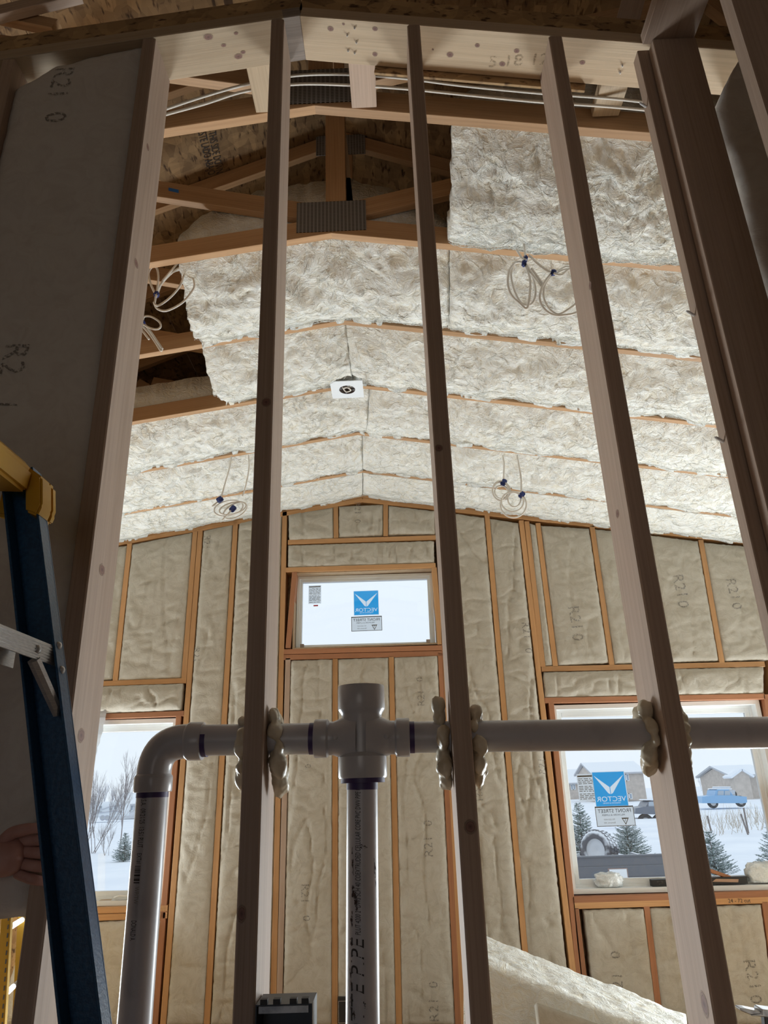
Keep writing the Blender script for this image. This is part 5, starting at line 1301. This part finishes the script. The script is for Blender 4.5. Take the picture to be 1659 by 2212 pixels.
def house(name, Y, px0, px1, pyb, pyw, pyr, label, wall, ov=.4, wins=(), gable=None):
    a, b = at(px0, pyb, Y), at(px1, pyb, Y); zw = at(px0, pyw, Y).z; zr = at(px0, pyr, Y).z; zb = min(a.z, GZ); dp = 9.0
    root = empty(name, ((a.x + b.x) / 2, Y, zb), label, 'house', 'houses across the snow')
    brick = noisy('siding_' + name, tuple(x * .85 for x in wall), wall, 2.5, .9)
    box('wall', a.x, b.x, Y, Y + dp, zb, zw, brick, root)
    V = [(a.x - ov, Y - ov, zw - .1), (b.x + ov, Y - ov, zw - .1), (b.x + ov, Y + dp / 2, zr), (a.x - ov, Y + dp / 2, zr), (a.x - ov, Y + dp + ov, zw - .1), (b.x + ov, Y + dp + ov, zw - .1)]
    V2 = V + [(x, y, z + .2) for x, y, z in V]
    mesh('roof', V2, [(0, 1, 2, 3), (3, 2, 5, 4), (6, 9, 8, 7), (9, 10, 11, 8), (0, 6, 7, 1), (4, 5, 11, 10), (1, 7, 8, 2), (2, 8, 11, 5), (0, 3, 9, 6), (3, 4, 10, 9)], M['shingle'], root)
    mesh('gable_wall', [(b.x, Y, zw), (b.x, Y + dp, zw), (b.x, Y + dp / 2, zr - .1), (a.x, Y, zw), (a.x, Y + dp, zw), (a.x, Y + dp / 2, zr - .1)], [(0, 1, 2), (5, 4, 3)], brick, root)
    for (u0, v0, u1, v1) in wins:
        p, q = at(u0, v0, Y - .05), at(u1, v1, Y - .05); x0_, x1_, z0_, z1_ = min(p.x, q.x), max(p.x, q.x), min(p.z, q.z), max(p.z, q.z)
        f = bmesh.new(); ring_frame(f, x0_, x1_, z0_, z1_, (x1_ - x0_) * .1, Y - .08, Y + .02); bx(f, (x0_ + x1_) / 2 - .06, (x0_ + x1_) / 2 + .06, Y - .08, Y + .02, z0_, z1_); fo = from_bm('window', f, M['vinyl'], root)
        box('pane', x0_ + .05, x1_ - .05, Y - .03, Y + .01, z0_ + .05, z1_ - .05, plain('far_pane', (.38, .45, .54), .3), fo)
    if gable:
        g0, g1, gr_ = gable; p, q = at(g0[0], g0[1], Y - 1.2), at(g1[0], g1[1], Y - 1.2); top = at(*gr_, Y - 1.2)
        z_ = min(p.z, q.z); V = [(p.x, Y - 1.2, zb), (q.x, Y - 1.2, zb), (q.x, Y - 1.2, z_), (top.x, Y - 1.2, top.z), (p.x, Y - 1.2, z_)]; n_ = len(V); V = V + [(x, Y, z) for x, _, z in V]
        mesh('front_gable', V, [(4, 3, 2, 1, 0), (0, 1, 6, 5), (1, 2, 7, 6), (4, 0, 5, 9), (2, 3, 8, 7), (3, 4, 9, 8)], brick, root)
        for s, e in ((p.x - .4, z_ - .2), (q.x + .4, z_ - .2)):
            board('gable_roof', (s, Y - 1.5, e), (top.x, Y - 1.5, top.z + .1), .22, 2.2, M['snow'], root)
    return root
tan = (.60, .54, .49)  # lightened tan, with snowfall haze put into the wall colour
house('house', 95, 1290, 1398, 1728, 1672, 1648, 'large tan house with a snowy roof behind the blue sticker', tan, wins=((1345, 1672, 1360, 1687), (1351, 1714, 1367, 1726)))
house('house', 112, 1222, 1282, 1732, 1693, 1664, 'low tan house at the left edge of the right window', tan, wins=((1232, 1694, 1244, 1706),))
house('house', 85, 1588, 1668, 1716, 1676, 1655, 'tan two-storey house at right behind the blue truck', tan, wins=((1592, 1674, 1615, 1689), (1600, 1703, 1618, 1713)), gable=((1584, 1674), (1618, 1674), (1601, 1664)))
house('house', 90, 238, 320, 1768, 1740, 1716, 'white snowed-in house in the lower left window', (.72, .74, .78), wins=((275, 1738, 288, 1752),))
# white camper trailer in the left window
def at_box(nm, px0, py0, px1, py1, Y, dp, mat, par, bev=0): p, q = at(px0, py0, Y), at(px1, py1, Y); return box(nm, min(p.x, q.x), max(p.x, q.x), Y, Y + dp, min(p.z, q.z), max(p.z, q.z), mat, par, bev)
ct = empty('camper_trailer', at(235, 1768, 80), 'white camper trailer with grey stripes in the lower left window', 'trailer')
at_box('body', 190, 1733, 262, 1764, 80, 2.4, plain('camper_white', (.78, .82, .86), .5), ct, .2)
for a in ((214, 1741, 219, 1746), (236, 1746, 241, 1749), (247, 1742, 250, 1748), (213, 1753, 219, 1755)): at_box('window', *a, 79.93, .1, plain('camper_glass', (.35, .4, .45), .3), ct)
bm = bmesh.new(); tube(bm, spline([at(*p, 79.9) for p in ((208, 1751), (222, 1748), (240, 1742), (262, 1739))], 5), .05, 6); from_bm('stripe', bm, M['haze'], ct)
bm = bmesh.new(); tube(bm, spline([at(*p, 79.9) for p in ((206, 1756), (225, 1755), (245, 1752), (266, 1755))], 5), .05, 6); from_bm('stripe', bm, M['haze'], ct)
def wheel(par, c, r, w, nm='wheel', axis='Y', mat=None):
    bm = bmesh.new(); Mx = Matrix.Translation(c) @ Matrix.Rotation(math.pi / 2, 4, 'X' if axis == 'Y' else 'Y')
    add_lathe(bm, [(r * .55, w / 2), (r * .8, w / 2), (r * .97, w * .35), (r, w * .2), (r, -w * .2), (r * .97, -w * .35), (r * .8, -w / 2), (r * .55, -w / 2)], Mx, 24); t_ = from_bm(nm, bm, M[mat] if mat else plain('tyre', (.06, .06, .065), .8), par, smooth=True)
    bm = bmesh.new(); add_lathe(bm, [(0, w * .3), (r * .3, w * .36), (r * .56, w * .42), (r * .56, -w * .42), (0, -w * .3)], Mx, 20); from_bm('hub', bm, plain('hub', (.5, .52, .54), .5), t_); return t_
for px in (222, 232): wheel(ct, at(px, 1766, 80.1), .3, .2, mat='haze')
# blue pickup and the snowed-in dark vehicle
def pickup(nm, Y, pts_body, cab, wheels, r, label, col, dp=1.9):
    root = empty(nm, at(*wheels[0], Y), label, 'vehicle'); mt = plain('paint_' + nm, col, .35)
    def ext(poly, name, y0, y1, m_):
        bm = bmesh.new(); a = [bm.verts.new(at(px, py, Y) + Vector((0, y0, 0))) for px, py in poly]; b = [bm.verts.new(v_.co + Vector((0, y1 - y0, 0))) for v_ in a]
        bm.faces.new(a); bm.faces.new(b[::-1])
        for i in range(len(poly)): j = (i + 1) % len(poly); bm.faces.new((a[j], a[i], b[i], b[j]))
        return from_bm(name, bm, m_, root)
    ext(pts_body, 'body', 0, dp, mt); ext(cab, 'cab', .1, dp - .1, mt)
    cx0 = min(p[0] for p in cab); cx1 = max(p[0] for p in cab); cy0 = min(p[1] for p in cab); cy1 = max(p[1] for p in cab); m_ = (cx0 + cx1) / 2
    gl = plain('vehicle_glass', (.42, .48, .55), .2); hh = cy1 - cy0
    for (u0, u1) in ((cx0 + (m_ - cx0) * .3, m_ - .8), (m_ + .8, cx1 - (cx1 - m_) * .35)): ext([(u0, cy1 - 1), (u1, cy1 - 1), (u1, cy0 + hh * .22), (u0 + 1, cy0 + hh * .22)], 'window', .06, .12, gl)
    for w_ in wheels: wheel(root, at(*w_, Y) + Vector((0, .15, 0)), r, .28)
    ext([(cx0 + 2, cy0), (cx1 - 2, cy0), (cx1 - 3, cy0 - 2), (cx0 + 4, cy0 - 2)], 'snow_cap', .1, dp - .1, M['snow'])
    return root
pickup('pickup_truck', 62, [(1517, 1735), (1517, 1721), (1545, 1718), (1582, 1718), (1613, 1721), (1614, 1733), (1609, 1735)], [(1545, 1719), (1547, 1707), (1552, 1705), (1575, 1705), (1585, 1718)], ((1541, 1734), (1601, 1731)), .42, 'old light blue pickup truck parked on the snow at right', (.26, .46, .70))
pickup('pickup_truck', 50, [(1372, 1758), (1373, 1746), (1398, 1742), (1432, 1742), (1434, 1760)], [(1396, 1743), (1402, 1732), (1410, 1729), (1430, 1729), (1432, 1743)], ((1396, 1776), (1428, 1776)), .5, 'dark snow-dusted vehicle left of the fourth long stud', (.17, .19, .23))
pickup('pickup_truck', 75, [(1548, 1716), (1549, 1708), (1570, 1706), (1588, 1707), (1588, 1716)], [(1552, 1708), (1555, 1701), (1577, 1701), (1582, 1707)], ((1556, 1716), (1584, 1716)), .4, 'pale vehicle parked behind the light blue pickup truck', (.5, .55, .62))
lump_t = at(1330, 1743, 40); bm = bmesh.new(); bmesh.ops.create_icosphere(bm, subdivisions=3, radius=1, matrix=Matrix.Translation(lump_t) @ Matrix.Diagonal((.55, .5, .35, 1)))
for v_ in bm.verts: v_.co += Vector((0, 0, .08 * float(pn(np.array(v_.co) * 3))))
bm2 = bmesh.new(); tp = from_bm('tarp', bm, snowy('blue_tarp', (.08, .22, .6), .7), None, smooth=True); prop(tp, 'blue tarp covered heap between the two window stickers', 'tarp'); bm2.free()
# truck-bed trailer with a spare wheel, right below the window
YT = 14.0
tb = empty('utility_trailer', at(1330, 1910, YT), 'dark grey truck-bed trailer close outside the lower right window', 'trailer')
paint = snowy('dark_trailer_paint', (.14, .15, .17), .62, .45)
a, b = at(1215, 1851, YT), at(1445, 1851, YT); zt_, zb_ = a.z, at(1330, 1912, YT).z
bm = bmesh.new(); bx(bm, a.x, b.x, YT, YT + .05, zb_, zt_); bx(bm, a.x, b.x, YT - .02, YT + .07, zt_ - .035, zt_); bx(bm, a.x + .05, b.x - .05, YT - .018, YT, zb_ + .12, zb_ + .30)
bmesh.ops.bevel(bm, geom=bm.edges[:], offset=.01, segments=2, affect='EDGES'); from_bm('tailgate', bm, paint, tb)
box('bed', a.x + .02, b.x - .02, YT + .05, YT + 2.2, zb_ - .05, zb_ + .15, paint, tb); box('side_panel', a.x, a.x + .05, YT + .05, YT + 2.2, zb_ + .15, zb_ + .33, paint, tb); box('side_panel', b.x - .05, b.x, YT + .05, YT + 2.2, zb_ + .15, zb_ + .33, paint, tb)
box('bumper', a.x, b.x, YT - .12, YT - .02, zb_ - .12, zb_ - .02, M['steel'], tb)
for x in (a.x + .2, b.x - .2): wheel(tb, Vector((x, YT + 1.1, GZ + .33)), .34, .22, axis='X')
p = at(1336, 1888, YT - .03); lp_ = box('licence_plate', p.x - .15, p.x + .15, YT - .035, YT - .022, p.z - .075, p.z + .075, M['print_white'], tb); box('plate_frame', p.x - .17, p.x + .17, YT - .0215, YT - .0185, p.z - .09, p.z + .09, plain('plate_frame', (.35, .25, .22), .5), tb)
sp_c = at(1294, 1838, YT + .75); sw = empty('spare_wheel', sp_c, 'snow-dusted spare wheel with chunky tread standing in the trailer bed', 'wheel')
Mx = Matrix.Translation(sp_c) @ Matrix.Rotation(-.85, 4, 'Z') @ Matrix.Rotation(-.12, 4, 'X') @ Matrix.Rotation(math.pi / 2, 4, 'X')
tyre = snowy('snowy_tyre', (.13, .135, .155), .25)
r, w_ = .36, .25; bm = bmesh.new(); add_lathe(bm, [(r * .56, w_ * .45), (r * .62, w_ / 2), (r * .85, w_ / 2), (r * .95, w_ * .42), (r * .97, w_ * .2), (r * .97, -w_ * .2), (r * .95, -w_ * .42), (r * .85, -w_ / 2), (r * .62, -w_ / 2), (r * .56, -w_ * .45)], Mx, 40); from_bm('tyre', bm, tyre, sw, smooth=True)
bm = bmesh.new()
for i in range(30):
    for s, off in ((-.33, 0), (0, .5), (.33, 0)):
        Mb = Mx @ Matrix.Rotation((i + off) * 2 * math.pi / 30, 4, 'Z'); bx(bm, r * .955, r * 1.0, -.024, .024, w_ * (s - .13), w_ * (s + .13), Mb)
from_bm('tread_block', bm, tyre, sw)['kind'] = 'stuff'
bm = bmesh.new(); add_lathe(bm, [(0, w_ * .15), (r * .2, w_ * .2), (r * .35, w_ * .3), (r * .5, w_ * .3), (r * .57, w_ * .46), (r * .57, -w_ * .46), (r * .3, -w_ * .3), (0, -w_ * .25)], Mx, 32); from_bm('rim', bm, plain('white_rim', (.7, .73, .77), .5), sw, smooth=True)
